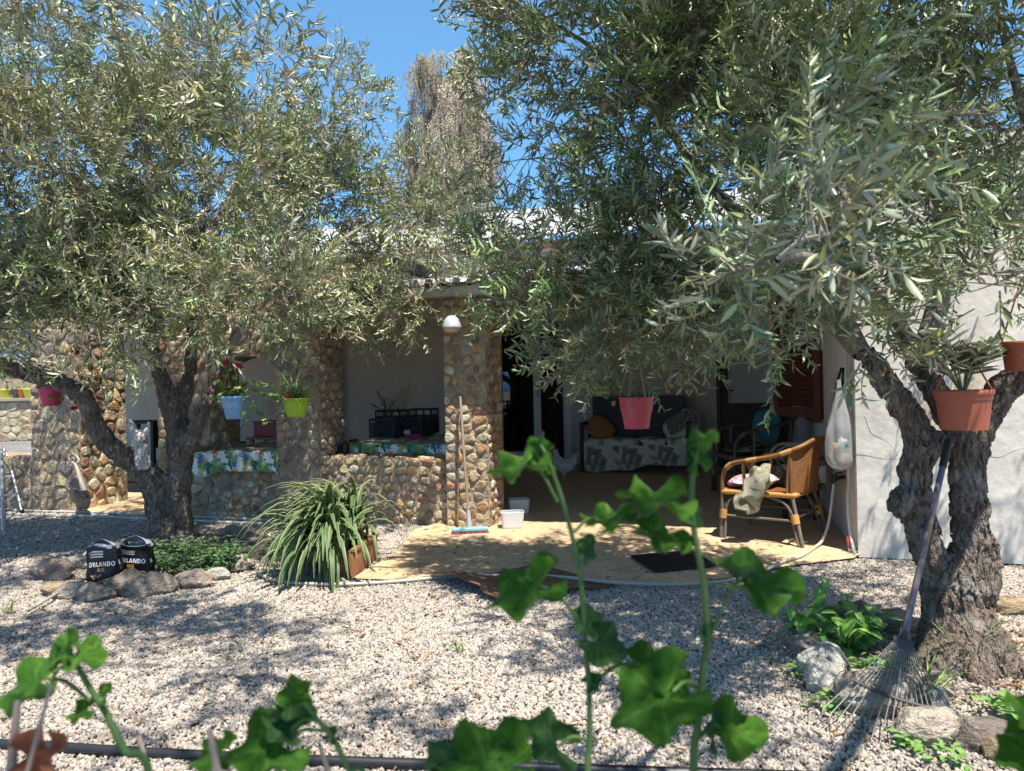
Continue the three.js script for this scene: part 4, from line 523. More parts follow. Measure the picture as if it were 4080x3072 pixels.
for (const [x, y, s, n, l, k] of [[1740, 1462, 0.07, 26, 'weed patch with round leaves left of the white weathered stone'], [1790, 1540, 0.06, 20, 'weed patch between ball shaped rock and rake'], [1890, 1460, 0.08, 40, 'weed carpet beneath the rake head'], [1900, 1480, 0.09, 30, 'weed carpet between boulder and rake handle'], [1965, 1625, 0.06, 22, 'weed patch at the rake tips'], [2170, 1545, 0.08, 30, 'weed patch below the tree root'], [2050, 1650, 0.06, 18, 'weed sprigs under the cream boulder'], [2005, 1520, 0.1, 22, 'grass tuft behind the blue grey wedge stone', 'grass'], [2098, 1440, 0.16, 14, 'tall grass blades at the tree root', 'grass'], [1330, 1460, 0.06, 12, 'tiny grass tuft in open gravel behind the tall stems', 'grass'], [990, 1412, 0.06, 10, 'tiny grass tuft in the middle of the sunlit gravel', 'grass'], [1705, 1262, 0.05, 16, 'sprig of leaves at the edge of the apron'], [700, 1260, 0.06, 22, 'sprig of leaves under the spider plant'], [590, 1200, 0.06, 18, 'grassy sprig between hose and rocks', 'grass'], [15, 1330, 0.08, 14, 'dark grass tuft near the thin stick', 'grass'], [610, 1380, 0.04, 9, 'tiny yellow green seedling in sunlit gravel'], [500, 1430, 0.05, 10, 'grass tuft in the dappled shade', 'grass'], [1840, 1170, 0.03, 8, 'small weed at the wing wall foot'], [885, 1140, 0.05, 16, 'moss like weed at the wall corner beside the pillar'], [940, 1246, 0.03, 8, 'seedling at the cardboard edge']]) weed(x, y, s, n, l, k);
for (const [a, b, l] of [[[1985, 1478], [2012, 1535], 'dead twig leaning beside the tree root'], [[2060, 1500], [1990, 1495], 'dry twig lying at the tree root'], [[60, 1320], [250, 1228], 'long thin pale stick across the ring of stones']]) { const p = onY(...a, 0.03), q = onY(...b, 0.015), m = p.clone().lerp(q, 0.5).add(V3(0.01, 0.03, 0.02)); single('twig', l, 'twig', paint(tube(curve([p, m, q], 10), 0.008, 6), barkAt([0.34, 0.28, 0.22])), MWood, 'fallen twigs'); }
{ // spider plant in its trough
  const r = rng(231), a = onY(795, 1212, 0.02), t = thing('planter', 'clay trough overflowing with striped spider plant beside the concrete', 'planter', onY(756, 1226, 0), 1.76);
  const clay = std(lin(0.5, 0.24, 0.1), 0.8, { map: speck });
  const w = 0.5, d = 0.22, h = 0.17; part('trough', merge([box(w, h, 0.02, 0, h / 2, d / 2, 0.005), box(w, h, 0.02, 0, h / 2, -d / 2, 0.005), box(0.02, h, d, w / 2, h / 2, 0, 0.005), box(0.02, h, d, -w / 2, h / 2, 0, 0.005), box(w, 0.02, d, 0, 0.02, 0), box(w + 0.03, 0.025, 0.035, 0, h, d / 2, 0.006), box(w + 0.03, 0.025, 0.035, 0, h, -d / 2, 0.006)]), clay, t);
  part('soil', box(w - 0.03, 0.02, d - 0.03, 0, h - 0.03, 0), std(lin(0.08, 0.06, 0.04), 1), t);
  const blades = []; for (let k = 0; k < 8; k++) { const L = 0.24 + k * 0.028, up = 0.14 + (k % 4) * 0.035, P = [], C = [], I = [], nS = 8; for (let i = 0; i <= nS; i++) { const u = i / nS, x = L * u * (1 - 0.12 * u), y = up * (2.4 * u - 1.7 * u * u) - 0.1 * u * u * u * (0.5 + (k % 3) * 0.6), ww = 0.011 * Math.pow(Math.sin(Math.PI * (0.12 + 0.86 * u)), 0.6); for (const s of [-1, -0.5, 0.5, 1]) { P.push(s * ww, y + (Math.abs(s) > 0.6 ? 0.003 : 0), x); C.push(...(Math.abs(s) > 0.6 ? [0.36, 0.4, 0.2] : [0.07, 0.14, 0.03])); } } for (let i = 0; i < nS; i++) for (let s = 0; s < 3; s++) { const q = i * 4 + s; I.push(q, q + 1, q + 5, q, q + 5, q + 4); } const g = new THREE.BufferGeometry(); g.setAttribute('position', new THREE.Float32BufferAttribute(P, 3)); g.setAttribute('color', new THREE.Float32BufferAttribute(C, 3)); g.setIndex(I); g.computeVertexNormals(); blades.push(g); }
  const mb = phy(0xffffff, 0.55, { vertexColors: true, transmission: 0.2, thickness: 0 });
  const yaw = () => { let y; do y = r() < 0.7 ? 3.9 + r.g() * 1.9 : r() * 6.3; while (Math.cos(y) > 0.72 && r() < 0.85); return y; };
  const place = (m) => { m.position.set(-0.27 + 0.5 * Math.pow(r(), 1.3), h - 0.01, -0.04 + r.g() * 0.07); m.quaternion.copy(Q(r.r(-0.85, 0.55), yaw(), 0)); m.scale.setScalar(r.r(0.95, 1.5)); };
  for (let i = 0; i < 295; i++) { const m = part('blade', r.pick(blades), mb, t); place(m); }
  { const im = blades.map((g) => new THREE.InstancedMesh(g, mb, 40)), o = new THREE.Object3D(); for (const k of im) { for (let i = 0; i < 40; i++) { place(o); o.updateMatrix(); k.setMatrixAt(i, o.matrix); } k.name = 'blades'; k.userData.kind = 'stuff'; k.castShadow = k.receiveShadow = true; t.add(k); } }
}
// ---------------------------------------------------------------- things on the floor and walls
const plastic = (r, g, b, rough = 0.4) => phy(lin(r, g, b), rough, { clearcoat: 0.15, clearcoatRoughness: 0.5 });
const onFloor = (px, py) => { let p = onY(px, py, 0.02); for (let i = 0; i < 4; i++) p = onY(px, py, floorY(p.z)); return p; };
{ // broom
  const a = onFloor(1014, 1152).add(V3(0, 0.075, 0)), b = onZ(994, 857, 0.155), t = thing('broom', 'broom with pale handle and turquoise head leaning on the stone pillar', 'broom');
  part('handle', tube([a, a.clone().lerp(b, 0.12), b], 0.0115, 10), std(lin(0.62, 0.54, 0.43), 0.6, { map: woodMap }), t);
  part('socket', tube([a.clone().add(V3(0, -0.035, 0.01)), a, a.clone().lerp(b, 0.1)], [0.026, 0.02, 0.0145], 10), plastic(0.4, 0.42, 0.42), t);
  const h = part('head', box(0.29, 0.03, 0.055, 0, 0, 0, 0.01), plastic(0.2, 0.5, 0.52), t); h.position.copy(a).add(V3(0.01, -0.04, 0.01)); h.rotation.y = 0.42;
  const r = rng(5), br = []; for (let i = 0; i < 520; i++) { const x = r.r(-0.145, 0.145), z = r.r(-0.024, 0.024); br.push(tube([V3(x, -0.014, z), V3(x * 1.18 + r.g() * 0.008, -0.066, z * 1.6 + r.g() * 0.012)], 0.0013, 3, false)); } part('bristles', merge(br), plastic(0.55, 0.16, 0.2, 0.7), h);
}
function tub(px, py, w, h, d, turn, label) { const c = onFloor(px, py), t = thing('plastic_tub', label, 'tub', V3(c.x, c.y + 0.003, c.z - d * 0.5), turn, 'plastic tubs behind the pillar'), m = phy(lin(0.78, 0.79, 0.8), 0.45, { transmission: 0.35, thickness: 0 }); const g = grid(48, 8, (u, v) => { const a = u * Math.PI * 2, c = Math.cos(a), s = Math.sin(a), k = 0.86 + 0.14 * v, e = 0.28, sg = (q) => Math.sign(q) * Math.pow(Math.abs(q), e); return V3(sg(c) * w * 0.5 * k, v * h, sg(s) * d * 0.5 * k); }); part('body', thick(g, 0.0022), m, t); part('base', box(w * 0.84, 0.004, d * 0.84, 0, 0.003, 0), m, t); const rim = []; for (let i = 0; i <= 48; i++) { const a = (i / 48) * Math.PI * 2, sg = (q) => Math.sign(q) * Math.pow(Math.abs(q), 0.28); rim.push(V3(sg(Math.cos(a)) * w * 0.5, h, sg(Math.sin(a)) * d * 0.5)); } part('rim', tube(rim, 0.004, 6, false), m, t); }
tub(1101, 1143, 0.19, 0.125, 0.15, 0.35, 'empty white plastic tub standing in the sun by the pillar'); tub(1116, 1112, 0.19, 0.125, 0.15, 0.35, 'second white plastic tub standing in the shade behind the first');
{ // worn brown mat
  const [A, B, C, D] = [[930, 1250], [1078, 1300], [1334, 1264], [1175, 1224]].map(([x, y]) => onY(x, y, 0.02)), r = rng(9);
  const g = grid(50, 26, (u, v) => { const p = A.clone().lerp(D, u).lerp(B.clone().lerp(C, u), v); p.y = 0.02 + 0.014 * Math.max(0, noise(u * 5, v * 4, 2)) + 0.05 * Math.pow(1 - u, 6) * (0.6 + 0.4 * Math.sin(v * 5)) + 0.012 * Math.sin(u * 9 + v * 3); p.x += noise(u * 7, v * 7, 9) * 0.03; p.z += noise(u * 7, v * 7, 19) * 0.03; return p; });
  single('floor_mat', 'worn brown mat with curled edge lying over the hose', 'mat', thick(g, 0.008), std(lin(0.3, 0.17, 0.09), 0.95, { map: again(speck, 2, 2), bumpMap: again(rough, 2, 2), bumpScale: 0.01 }));
}
{ // black rubber mat
  const P = [[1362, 1206], [1414, 1240], [1548, 1226], [1492, 1194]].map(([x, y]) => onFloor(x, y)), t = thing('rubber_mat', 'black rubber doormat with raised grid on the dappled concrete', 'mat'), q = (u, v, y) => { const p = P[0].clone().lerp(P[3], u).lerp(P[1].clone().lerp(P[2], u), v); p.y = floorY(p.z) + y; return p; };
  part('sheet', thick(grid(6, 6, (u, v) => q(u, v, 0.012)), 0.009), MAT.black, t); const ribs = []; for (let i = 0; i <= 14; i++) { const k = i / 14; ribs.push(bar(q(k, 0, 0.015), q(1 - k > 0.5 ? k + 0.0 : k, 1, 0.015), 0.004, 4), bar(q(0, k, 0.015), q(1, k, 0.015), 0.004, 4)); } part('ribs', merge(ribs), MAT.black, t);
}
// hoses and pipes
const hosePts = [[556, 1222], [562, 1240], [605, 1256], [680, 1262], [760, 1262], [860, 1256], [960, 1247], [1060, 1243]].map(([x, y]) => onY(x, y, 0.022)).concat([[1200, 1246], [1330, 1259], [1450, 1263], [1560, 1256], [1640, 1237], [1690, 1214], [1731, 1201]].map(([x, y]) => onY(x, y, 0.036)), [onFloor(1760, 1187).add(V3(0, 0.014, 0)), at(1776, 1168, 5.32), at(1789, 1134, 5.36), at(1796, 1091, 5.38), at(1801, 1046, 5.38)]);
single('garden_hose', 'pale green garden hose running across the yard to the wall tap', 'hose', tube(curve(hosePts, 220), 0.0105, 8), plastic(0.46, 0.42, 0.34, 0.6));
single('irrigation_pipe', 'black irrigation pipe lying across the gravel', 'pipe', tube(curve([[-80, 1604], [100, 1612], [330, 1626], [620, 1640], [900, 1650], [1250, 1662], [1700, 1676], [2300, 1694]].map(([x, y]) => onY(x, y, 0.018)), 80), 0.0155, 10), plastic(0.02, 0.021, 0.025, 0.45));
for (const [dy, dz, l] of [[0, 0, 'grey hose laid along the foot of the stone walls, outer one'], [-9, 0, 'grey hose laid along the foot of the stone walls, inner one']]) single('grey_hose', l, 'hose', tube(curve([[-60, 1104], [60, 1113], [200, 1116], [330, 1122], [470, 1128], [640, 1136]].map(([x, y]) => onY(x, y + dy, 0.018)), 60), 0.0145, 8), plastic(0.42, 0.4, 0.35, 0.7), 'hoses along the walls');
{
  const t = thing('tap', 'black tap fitting on the side wall above the hose', 'tap'), p = at(1803, 1040, 5.38);
  part('body', merge([tube([p, p.clone().add(V3(0, 0.05, 0))], 0.02, 10), tube([p.clone().add(V3(0, 0.02, 0)), p.clone().add(V3(0.07, 0.03, -0.02))], 0.016, 8)]), MAT.black, t); part('lever', box(0.05, 0.012, 0.02, p.x + 0.03, p.y + 0.06, p.z, 0.004), MAT.black, t);
  single('water_pipe', 'white water pipe running down the wall corner behind the hanging bag', 'pipe', tube(curve([at(1826, 700, 5.2), at(1828, 860, 5.2), at(1834, 1027, 5.2), at(1832, 1084, 5.18), at(1837, 1149, 5.15), at(1846, 1196, 5.08)], 40), 0.0115, 8), plastic(0.6, 0.58, 0.53, 0.6));
  const q = onFloor(1836, 1192), v = thing('stop_valve', 'red handled valve on the floor beside the white pipe', 'valve', q); part('handle', tube([V3(0, 0.01, 0), V3(-0.01, 0.06, 0), V3(-0.015, 0.1, 0)], 0.009, 8), plastic(0.5, 0.06, 0.04), v); part('body', tube([V3(-0.01, 0.012, 0.01), V3(0.05, 0.012, 0.02)], 0.014, 8), MAT.steel, v);
  single('cord', 'black rope loop hanging on the wall beside the plastic bag', 'rope', tube(curve([at(1818, 795, 5.2), at(1808, 830, 5.25), at(1802, 880, 5.25), at(1806, 903, 5.25), at(1813, 880, 5.25), at(1820, 830, 5.22), at(1822, 795, 5.2)], 40), 0.009, 6), MAT.blackCloth);
}
{ // clear bag of empties on the wall
  const c = at(1818, 925, 5.16), m = phy(lin(0.86, 0.85, 0.82), 0.3, { transmission: 0.72, thickness: 0, ior: 1.4 });
  const R = (v) => lerp(0.012, 0.088, sstep(0, 0.62, v)) * (v > 0.86 ? Math.sqrt(Math.max(0, 1 - ((v - 0.86) / 0.14) ** 2)) : 1);
  const g = grid(40, 30, (u, v) => { const a = u * 6.2832, k = 1 + 0.1 * Math.sin(a * 7 + v * 3) * (1 - v * 0.6) + noise(Math.cos(a) * 2, v * 5, Math.sin(a) * 2) * 0.18; return V3(Math.cos(a) * R(v) * k, -v * 0.62, Math.sin(a) * R(v) * k * 0.75); });
  const b = single('plastic_bag', 'clear plastic bag of empty bottles hanging on the side wall', 'bag', g, m); b.position.set(c.x - 0.01, c.y + 0.33, c.z);
  const put = (n, l, g2, mm, x, y, z, q) => { const o = single(n, l, 'rubbish', g2, mm, 'rubbish in the clear bag'); o.position.set(c.x + x * 0.8 - 0.015, c.y + y, c.z + z * 0.6); if (q) o.quaternion.copy(q); return o; };
  const crump = (s, w, h, d) => { const q = mergeVertices(new THREE.IcosahedronGeometry(1, 3)); return bend(q, (v) => { const k = 1 + noise(v.x * 2 + s, v.y * 2, v.z * 2) * 0.7; v.set(v.x * w * k, v.y * h * k, v.z * d * k); }); };
  put('wrapper', 'crumpled yellow wrapper in the clear bag', crump(1, 0.035, 0.04, 0.03), std(lin(0.6, 0.42, 0.1), 0.6), -0.035, -0.14, 0.01); put('wrapper', 'yellow wrapper at the bottom of the clear bag', crump(2, 0.045, 0.03, 0.035), std(lin(0.55, 0.4, 0.14), 0.6), 0.02, -0.19, 0.01); put('paper_scrap', 'white paper scrap in the clear bag', crump(3, 0.03, 0.045, 0.02), std(lin(0.7, 0.7, 0.72), 0.7), 0.025, -0.11, 0.03);
  put('bottle', 'small clear bottle with green label in the bag', lathe([[0.001, 0], [0.02, 0.002], [0.021, 0.07], [0.009, 0.09], [0.009, 0.105]], 14), plastic(0.05, 0.3, 0.24, 0.3), -0.005, -0.16, 0.045, Q(0.2, 0, -0.7));
}
{ // pendant lamp
  const c = at(976, 705, 5.95), t = thing('pendant_lamp', 'grey metal dome lamp hanging in front of the stone pillar', 'lamp', c), W = 0.0735;
  part('shade', lathe([[0.012, 0.085], [0.03, 0.08], [0.052, 0.06], [0.066, 0.03], [W, 0], [W, -0.012], [W - 0.003, -0.012], [0.063, 0.03], [0.05, 0.056], [0.03, 0.075]], 28), std(lin(0.6, 0.6, 0.6), 0.38, { metalness: 0.25 }), t);
  part('diffuser', lathe([[0.068, -0.008], [0.066, -0.028], [0.045, -0.042], [0.001, -0.046]], 28), phy(lin(0.8, 0.7, 0.6), 0.3, { transmission: 0.4, thickness: 0 }), t);
  part('stem', tube([V3(0, 0.08, 0), V3(0, 0.33, -0.01)], 0.006, 6), MAT.greyPaint, t);
}
// ---------------------------------------------------------------- cloths
function leafy(c, x, y, L, a, col, kind) { c.save(); c.translate(x, y); c.rotate(a); c.fillStyle = c.strokeStyle = col; if (kind === 'frond') { c.lineWidth = L * 0.02; c.beginPath(); c.moveTo(0, 0); c.quadraticCurveTo(L * 0.5, -L * 0.12, L, 0); c.stroke(); for (let i = 1; i < 15; i++) for (const s of [-1, 1]) { const t = i / 15, px = L * t, py = -L * 0.24 * t * (1 - t), l = L * 0.34 * Math.sin(Math.PI * (0.15 + 0.8 * t)); c.lineWidth = L * 0.035; c.beginPath(); c.moveTo(px, py); c.lineTo(px + l * 0.55, py + s * l * 0.85); c.stroke(); } } else if (kind === 'flower') { for (let i = 0; i < 6; i++) { c.rotate(Math.PI / 3); c.beginPath(); c.ellipse(L * 0.34, 0, L * 0.34, L * 0.15, 0, 0, 7); c.fill(); } c.fillStyle = 'rgba(60,10,20,.6)'; c.beginPath(); c.arc(0, 0, L * 0.1, 0, 7); c.fill(); } else { c.beginPath(); c.moveTo(0, 0); c.quadraticCurveTo(L * 0.5, -L * 0.34, L, 0); c.quadraticCurveTo(L * 0.5, L * 0.34, 0, 0); c.fill(); c.strokeStyle = 'rgba(240,240,220,.5)'; c.lineWidth = L * 0.02; c.beginPath(); c.moveTo(0, 0); c.lineTo(L, 0); c.stroke(); } c.restore(); }
function printed(seed, bg, list, n, S = 1024) { const r = rng(seed); return canvasTex(S, S, (c) => { c.fillStyle = bg; c.fillRect(0, 0, S, S); for (let i = 0; i < n; i++) { const [k, cols, l0, l1] = r.pick(list), x = r() * S, y = r() * S, L = r.r(l0, l1) * S, a = r() * 6.3, col = r.pick(cols); for (const ox of [-S, 0, S]) for (const oy of [-S, 0, S]) leafy(c, x + ox, y + oy, L, a, col, k); } }); }
const tropic = printed(11, '#f2f0e6', [['leaf', ['#1f6b45', '#2d7f57', '#3b8a66', '#7ba05b', '#1d5b52'], 0.1, 0.2], ['frond', ['#2f7d4f', '#6d8f4a', '#88a05c'], 0.16, 0.28], ['flower', ['#e8a33a', '#e07a3c', '#d14b6b', '#b5276a', '#f0c24a', '#8a5aa8', '#4b8fc4'], 0.09, 0.15]], 88);
const fernPrint = printed(12, '#d6cbb4', [['frond', ['#6e6a58', '#7f7a66', '#5c5a4c'], 0.2, 0.32], ['leaf', ['#94886f'], 0.06, 0.1]], 34), palmPrint = printed(13, '#c9c6b4', [['frond', ['#20301a', '#2c3d20', '#182414'], 0.5, 0.7]], 9), pinkPrint = printed(14, '#d8c2c4', [['leaf', ['#8e2440', '#b03a58', '#6d1a32'], 0.12, 0.3], ['frond', ['#c08a96'], 0.2, 0.3]], 40), leafPrint = printed(15, '#d2ccb8', [['frond', ['#8f8870', '#9a937c'], 0.2, 0.34]], 30), darkPrint = printed(16, '#8a8478', [['frond', ['#15140f', '#211f18'], 0.3, 0.5], ['leaf', ['#2b2820'], 0.1, 0.2]], 30);
const clothMat = (t, rx, ry, extra) => std(0xffffff, 0.85, { map: again(t, rx, ry), ...extra });
function table(name, label, x0, x1, z0, z1, h, mat) { const y = floorY((z0 + z1) / 2), t = thing(name, label, 'table', V3((x0 + x1) / 2, y, (z0 + z1) / 2)), w = x1 - x0, d = z0 - z1; part('tabletop', box(w, 0.03, d, 0, h - y - 0.015, 0, 0.004), mat, t); for (const sx of [-1, 1]) for (const sz of [-1, 1]) part('leg', box(0.05, h - y - 0.03, 0.05, sx * (w / 2 - 0.05), (h - y - 0.03) / 2, sz * (d / 2 - 0.05), 0.004), mat, t); return t; }
function tablecloth(label, x0, x1, zf, zb, top, drop, hem, tx) { // a sheet that lies on a top and falls over its front and sides
  const w = x1 - x0, d = zf - zb, L = d + drop, ss = 0.07;
  const g = grid(90, 60, (u, v) => { let s = v * L, x = lerp(x0 - ss, x1 + ss, u), y = top, z; const fold = noise(x * 5, v * 6, 3) * 0.012; const over = Math.max(0, x0 - x, x - x1); if (s < drop) { const f = (drop - s); y = top - f * (1 - 0.0) - hem(u) * (f / drop); z = zf + 0.014 + Math.sin(x * 16 + v * 3) * 0.008 * (f / drop) + fold * 0.6; } else { z = zf - (s - drop) + 0.012; y = top + 0.004 + Math.abs(fold) * 0.3; } if (over > 0) { y -= over * 0.95; x = x < x0 ? x0 - over * 0.25 - 0.006 : x1 + over * 0.25 + 0.006; } return V3(x, y, z); }, (u, v) => [u * (w + 2 * ss), v * L]);
  return single('tablecloth', label, 'tablecloth', thick(g, 0.0018), clothMat(tx, 2.0, 2.0), 'flowery tablecloths');
}
table('wooden_table', 'wooden table behind low wall under the cloth with the plank', -2.56, -1.86, -0.42, -1.5, 0.632, MAT.oldWood);
table('wooden_table', 'wooden table behind low wall under the cloth with the crates', -1.22, -0.28, -0.3, -1.75, 0.672, MAT.oldWood);
{ const a = onZ(413, 985, 0.04), b = onZ(603, 985, 0.04); tablecloth('flower print cloth hanging over the wall beside the plank', a.x, b.x - 0.03, 0.045, -1.5, 0.64, 0.185, (u) => 0.06 * Math.exp(-(((u - 0.2) / 0.13) ** 2)), tropic); }
{ const a = onZ(735, 965, -0.28); tablecloth('flower print cloth on the table with the plastic crates', a.x, -0.3, -0.285, -1.75, 0.676, 0.075, (u) => 0.004, tropic); }
{ const a = at(414, 963, 6.9), b = at(500, 935, 7.9); a.y = 0.668; b.y = 0.668; const g = box(a.distanceTo(b), 0.035, 0.09, 0, 0, 0, 0.004); const o = single('plank', 'grey weathered plank lying across the flowery cloth', 'plank', g, MAT.oldWood); o.position.copy(a).lerp(b, 0.5); o.rotation.y = Math.atan2(-(b.z - a.z), b.x - a.x); }
function crate(x, z, w, h, d, label, mat) { const y = 0.684, t = thing('plastic_crate', label, 'crate', V3(x, y, z), 0.03, 'dark plastic crates on the table'); const side = (len, turn, ox, oz, win) => { const gs = [], b = (ww, hh, X, Y) => gs.push(box(ww, hh, 0.006, X, Y, 0)); b(len, 0.022, 0, h - 0.011); b(len, 0.012, 0, h * 0.72); b(len, 0.014, 0, 0.008); b(len, 0.01, 0, h * 0.3); for (const k of [-1, -0.33, 0.33, 1]) b(0.016, h, k * (len / 2 - 0.008), h / 2); const nx = Math.round(len / 0.016), ny = Math.round((h * 0.7) / 0.016); for (let i = 1; i < nx; i++) gs.push(box(0.0035, h * 0.7, 0.004, -len / 2 + (i / nx) * len, h * 0.36, 0)); for (let j = 1; j < ny; j++) gs.push(box(len, 0.0035, 0.004, 0, (j / ny) * h * 0.7, 0)); if (win) b(len * 0.34, h * 0.2, 0, h * 0.42); const g = merge(gs); g.rotateY(turn); g.translate(ox, 0, oz); part('lattice_side', g, mat, t); }; side(w, 0, 0, d / 2, true); side(w, 0, 0, -d / 2, false); side(d, Math.PI / 2, w / 2, 0, false); side(d, Math.PI / 2, -w / 2, 0, false); part('floor', box(w, 0.006, d, 0, 0.004, 0), mat, t); }
const slate = plastic(0.05, 0.056, 0.065, 0.5), coal = plastic(0.018, 0.018, 0.02, 0.5);
{ const c1 = onY(823, 946, 0.684), c2 = onY(886, 944, 0.684); crate(c1.x, c1.z - 0.16, 0.285, 0.2, 0.3, 'slate grey lattice crate beside the leafy pot plant', slate); crate(c2.x, c2.z - 0.16, 0.26, 0.2, 0.3, 'black lattice crate behind the pink bowl', coal);
  const c3 = onY(838, 938, 0.684), c4 = onY(908, 937, 0.684); crate(c3.x, c3.z - 0.1, 0.3, 0.27, 0.22, 'tall black crate behind the slate grey crate', coal); crate(c4.x, c4.z - 0.1, 0.28, 0.28, 0.22, 'tall black crate nearest the roof pillar', coal);
  const b = onY(894, 950, 0.684), bo = single('bowl', 'bright pink plastic bowl on the flowery cloth', 'bowl', lathe([[0.001, 0.004], [0.045, 0.004], [0.052, 0.012], [0.085, 0.042], [0.088, 0.044], [0.084, 0.046], [0.05, 0.016], [0.001, 0.01]], 28), plastic(0.75, 0.03, 0.27)); bo.position.set(b.x, 0.686, b.z);
  const k = onZ(880, 930, c2.z + 0.005); single('paper_card', 'small white card propped on the black crate', 'card', box(0.07, 0.045, 0.003, k.x, 0.735, c2.z + 0.012), std(lin(0.75, 0.73, 0.7), 0.9));
  const p = onY(800, 940, 0.684), z = thing('pot_plant', 'dark pot plant with arching paired leaves behind the slate crate', 'plant', V3(p.x, 0.684, p.z - 0.42)), lf = roundLeaf(0.085, 0.04, [0.04, 0.07, 0.035], undefined, 0.15, 6); part('pot', lathe([[0.001, 0], [0.05, 0], [0.07, 0.12], [0.066, 0.12], [0.001, 0.1]], 18), coal, z); const r = rng(44);
  for (const [dx, h] of [[-0.12, 0.38], [-0.2, 0.24], [0.1, 0.26], [0.16, 0.18], [-0.03, 0.3]]) { const pts = curve([V3(0, 0.1, 0), V3(dx * 0.3, 0.1 + h * 0.6, 0.01), V3(dx, 0.1 + h, 0.02)], 9), s = part('stem', tint(tube(pts, 0.006, 5), 0.05, 0.08, 0.04), MStem, z); for (let i = 3; i <= 9; i++) for (const sd of [-1, 1]) { const m = part('leaf', lf, MGreen, s); m.position.copy(pts[i]); m.quaternion.copy(Q(-0.25 + r.g() * 0.3, sd * 1.25 + r.g() * 0.3, 0)); m.scale.setScalar(0.75 + 0.3 * r()); } }
  const mg = onZ(744, 966, -0.2), mug = thing('mug', 'black mug beside the flowery cloth on the wall', 'mug', V3(mg.x, 0.605, -0.22)); part('body', lathe([[0.001, 0], [0.036, 0], [0.038, 0.09], [0.035, 0.09], [0.033, 0.006]], 18), MAT.black, mug); part('handle', tube(curve([V3(-0.036, 0.07, 0), V3(-0.06, 0.06, 0), V3(-0.058, 0.03, 0), V3(-0.036, 0.02, 0)], 10), 0.005, 6), MAT.black, mug);
  single('tin_box', 'black tin box on the wall behind the mug', 'box', box(0.16, 0.07, 0.12, mg.x - 0.1, 0.642, -0.3, 0.006), MAT.black);
}
{ // table, bucket and folding chair seen through the openings
  const a = onZ(228, 905, -2.6), b = onZ(330, 905, -2.6); table('side_table', 'black side table in front of the white porch wall', a.x, b.x, -2.6, -3.2, 0.8, MAT.black);
  const g = grid(30, 30, (u, v) => { const L = lerp(-0.1, 0.5, u), x = L < 0.2 ? lerp(b.x - 0.35, b.x + 0.01, (L + 0.1) / 0.3) : b.x + 0.014 + noise(v * 5, u, 4) * 0.03, y = L < 0.2 ? 0.806 : 0.806 - (L - 0.2) * 1.25; return V3(x, y - 0.002 * Math.sin(v * 20), lerp(-2.58, -3.2, v)); }); single('black_cloth', 'black cloth draped over the end of the side table', 'cloth', thick(g, 0.003), MAT.blackCloth);
  const p = onZ(253, 889, -2.85), o = single('bucket', 'white plastic bucket lying on its side on the black table', 'bucket', lathe([[0.001, 0], [0.07, 0], [0.085, 0.17], [0.09, 0.17], [0.09, 0.18], [0.082, 0.18], [0.066, 0.006]], 24), plastic(0.6, 0.6, 0.6)); o.position.set(p.x + 0.09, 0.89, -2.85); o.rotation.set(0, 0.25, Math.PI / 2);
  const c = onZ(480, 920, -2.2), ch = thing('folding_chair', 'folding chair with black sling seat seen under the arch', 'chair', V3(c.x, floorY(-2.2), -2.2)); part('sling', box(0.36, 0.16, 0.03, 0.02, 0.9, -0.12, 0.014), MAT.blackCloth, ch); for (const [x0, x1] of [[-0.16, 0.22], [0.26, -0.12]]) for (const z of [-0.16, 0.18]) part('leg', bar(V3(x0, 0.86, z), V3(x1, 0, z), 0.011, 8), MAT.steel, ch); part('seat', box(0.4, 0.025, 0.36, 0.04, 0.44, 0, 0.008), MAT.blackCloth, ch);
  const rc = onZ(580, 925, -1.7); const cr = thing('red_crate', 'dark red plastic box behind the flowery cloth under the arch', 'crate', V3(rc.x, 0.66, -1.75)); part('body', merge([box(0.3, 0.17, 0.012, 0, 0.085, 0.12), box(0.3, 0.17, 0.012, 0, 0.085, -0.12), box(0.012, 0.17, 0.24, 0.15, 0.085, 0), box(0.012, 0.17, 0.24, -0.15, 0.085, 0), box(0.3, 0.012, 0.24, 0, 0.006, 0)]), plastic(0.22, 0.02, 0.025), cr); part('rim', merge([box(0.32, 0.02, 0.02, 0, 0.175, 0.13), box(0.32, 0.02, 0.02, 0, 0.175, -0.13)]), plastic(0.22, 0.02, 0.025), cr); table('wooden_table', 'low table under the dark red box behind the arch', rc.x - 0.22, rc.x + 0.22, -1.56, -1.95, 0.655, MAT.oldWood);
  const gc = grid(14, 14, (u, v) => V3(c.x + 0.12 + u * 0.2 + v * 0.05, 0.98 - v * 0.17 + noise(u * 3, v * 3, 5) * 0.03, -1.98 + noise(u * 4, v * 4, 8) * 0.05)); single('green_cloth', 'green cloth hung over the folding chair', 'cloth', thick(gc, 0.003), std(lin(0.07, 0.14, 0.03), 0.9));
  const w1 = onFloor(210, 1045), w2 = onFloor(330, 1042); single('wooden_rod', 'thin wooden rod lying on the porch floor', 'rod', bar(w1.clone().setY(w1.y + 0.012), w2.clone().setY(w2.y + 0.012), 0.012), MAT.oldWood);
}
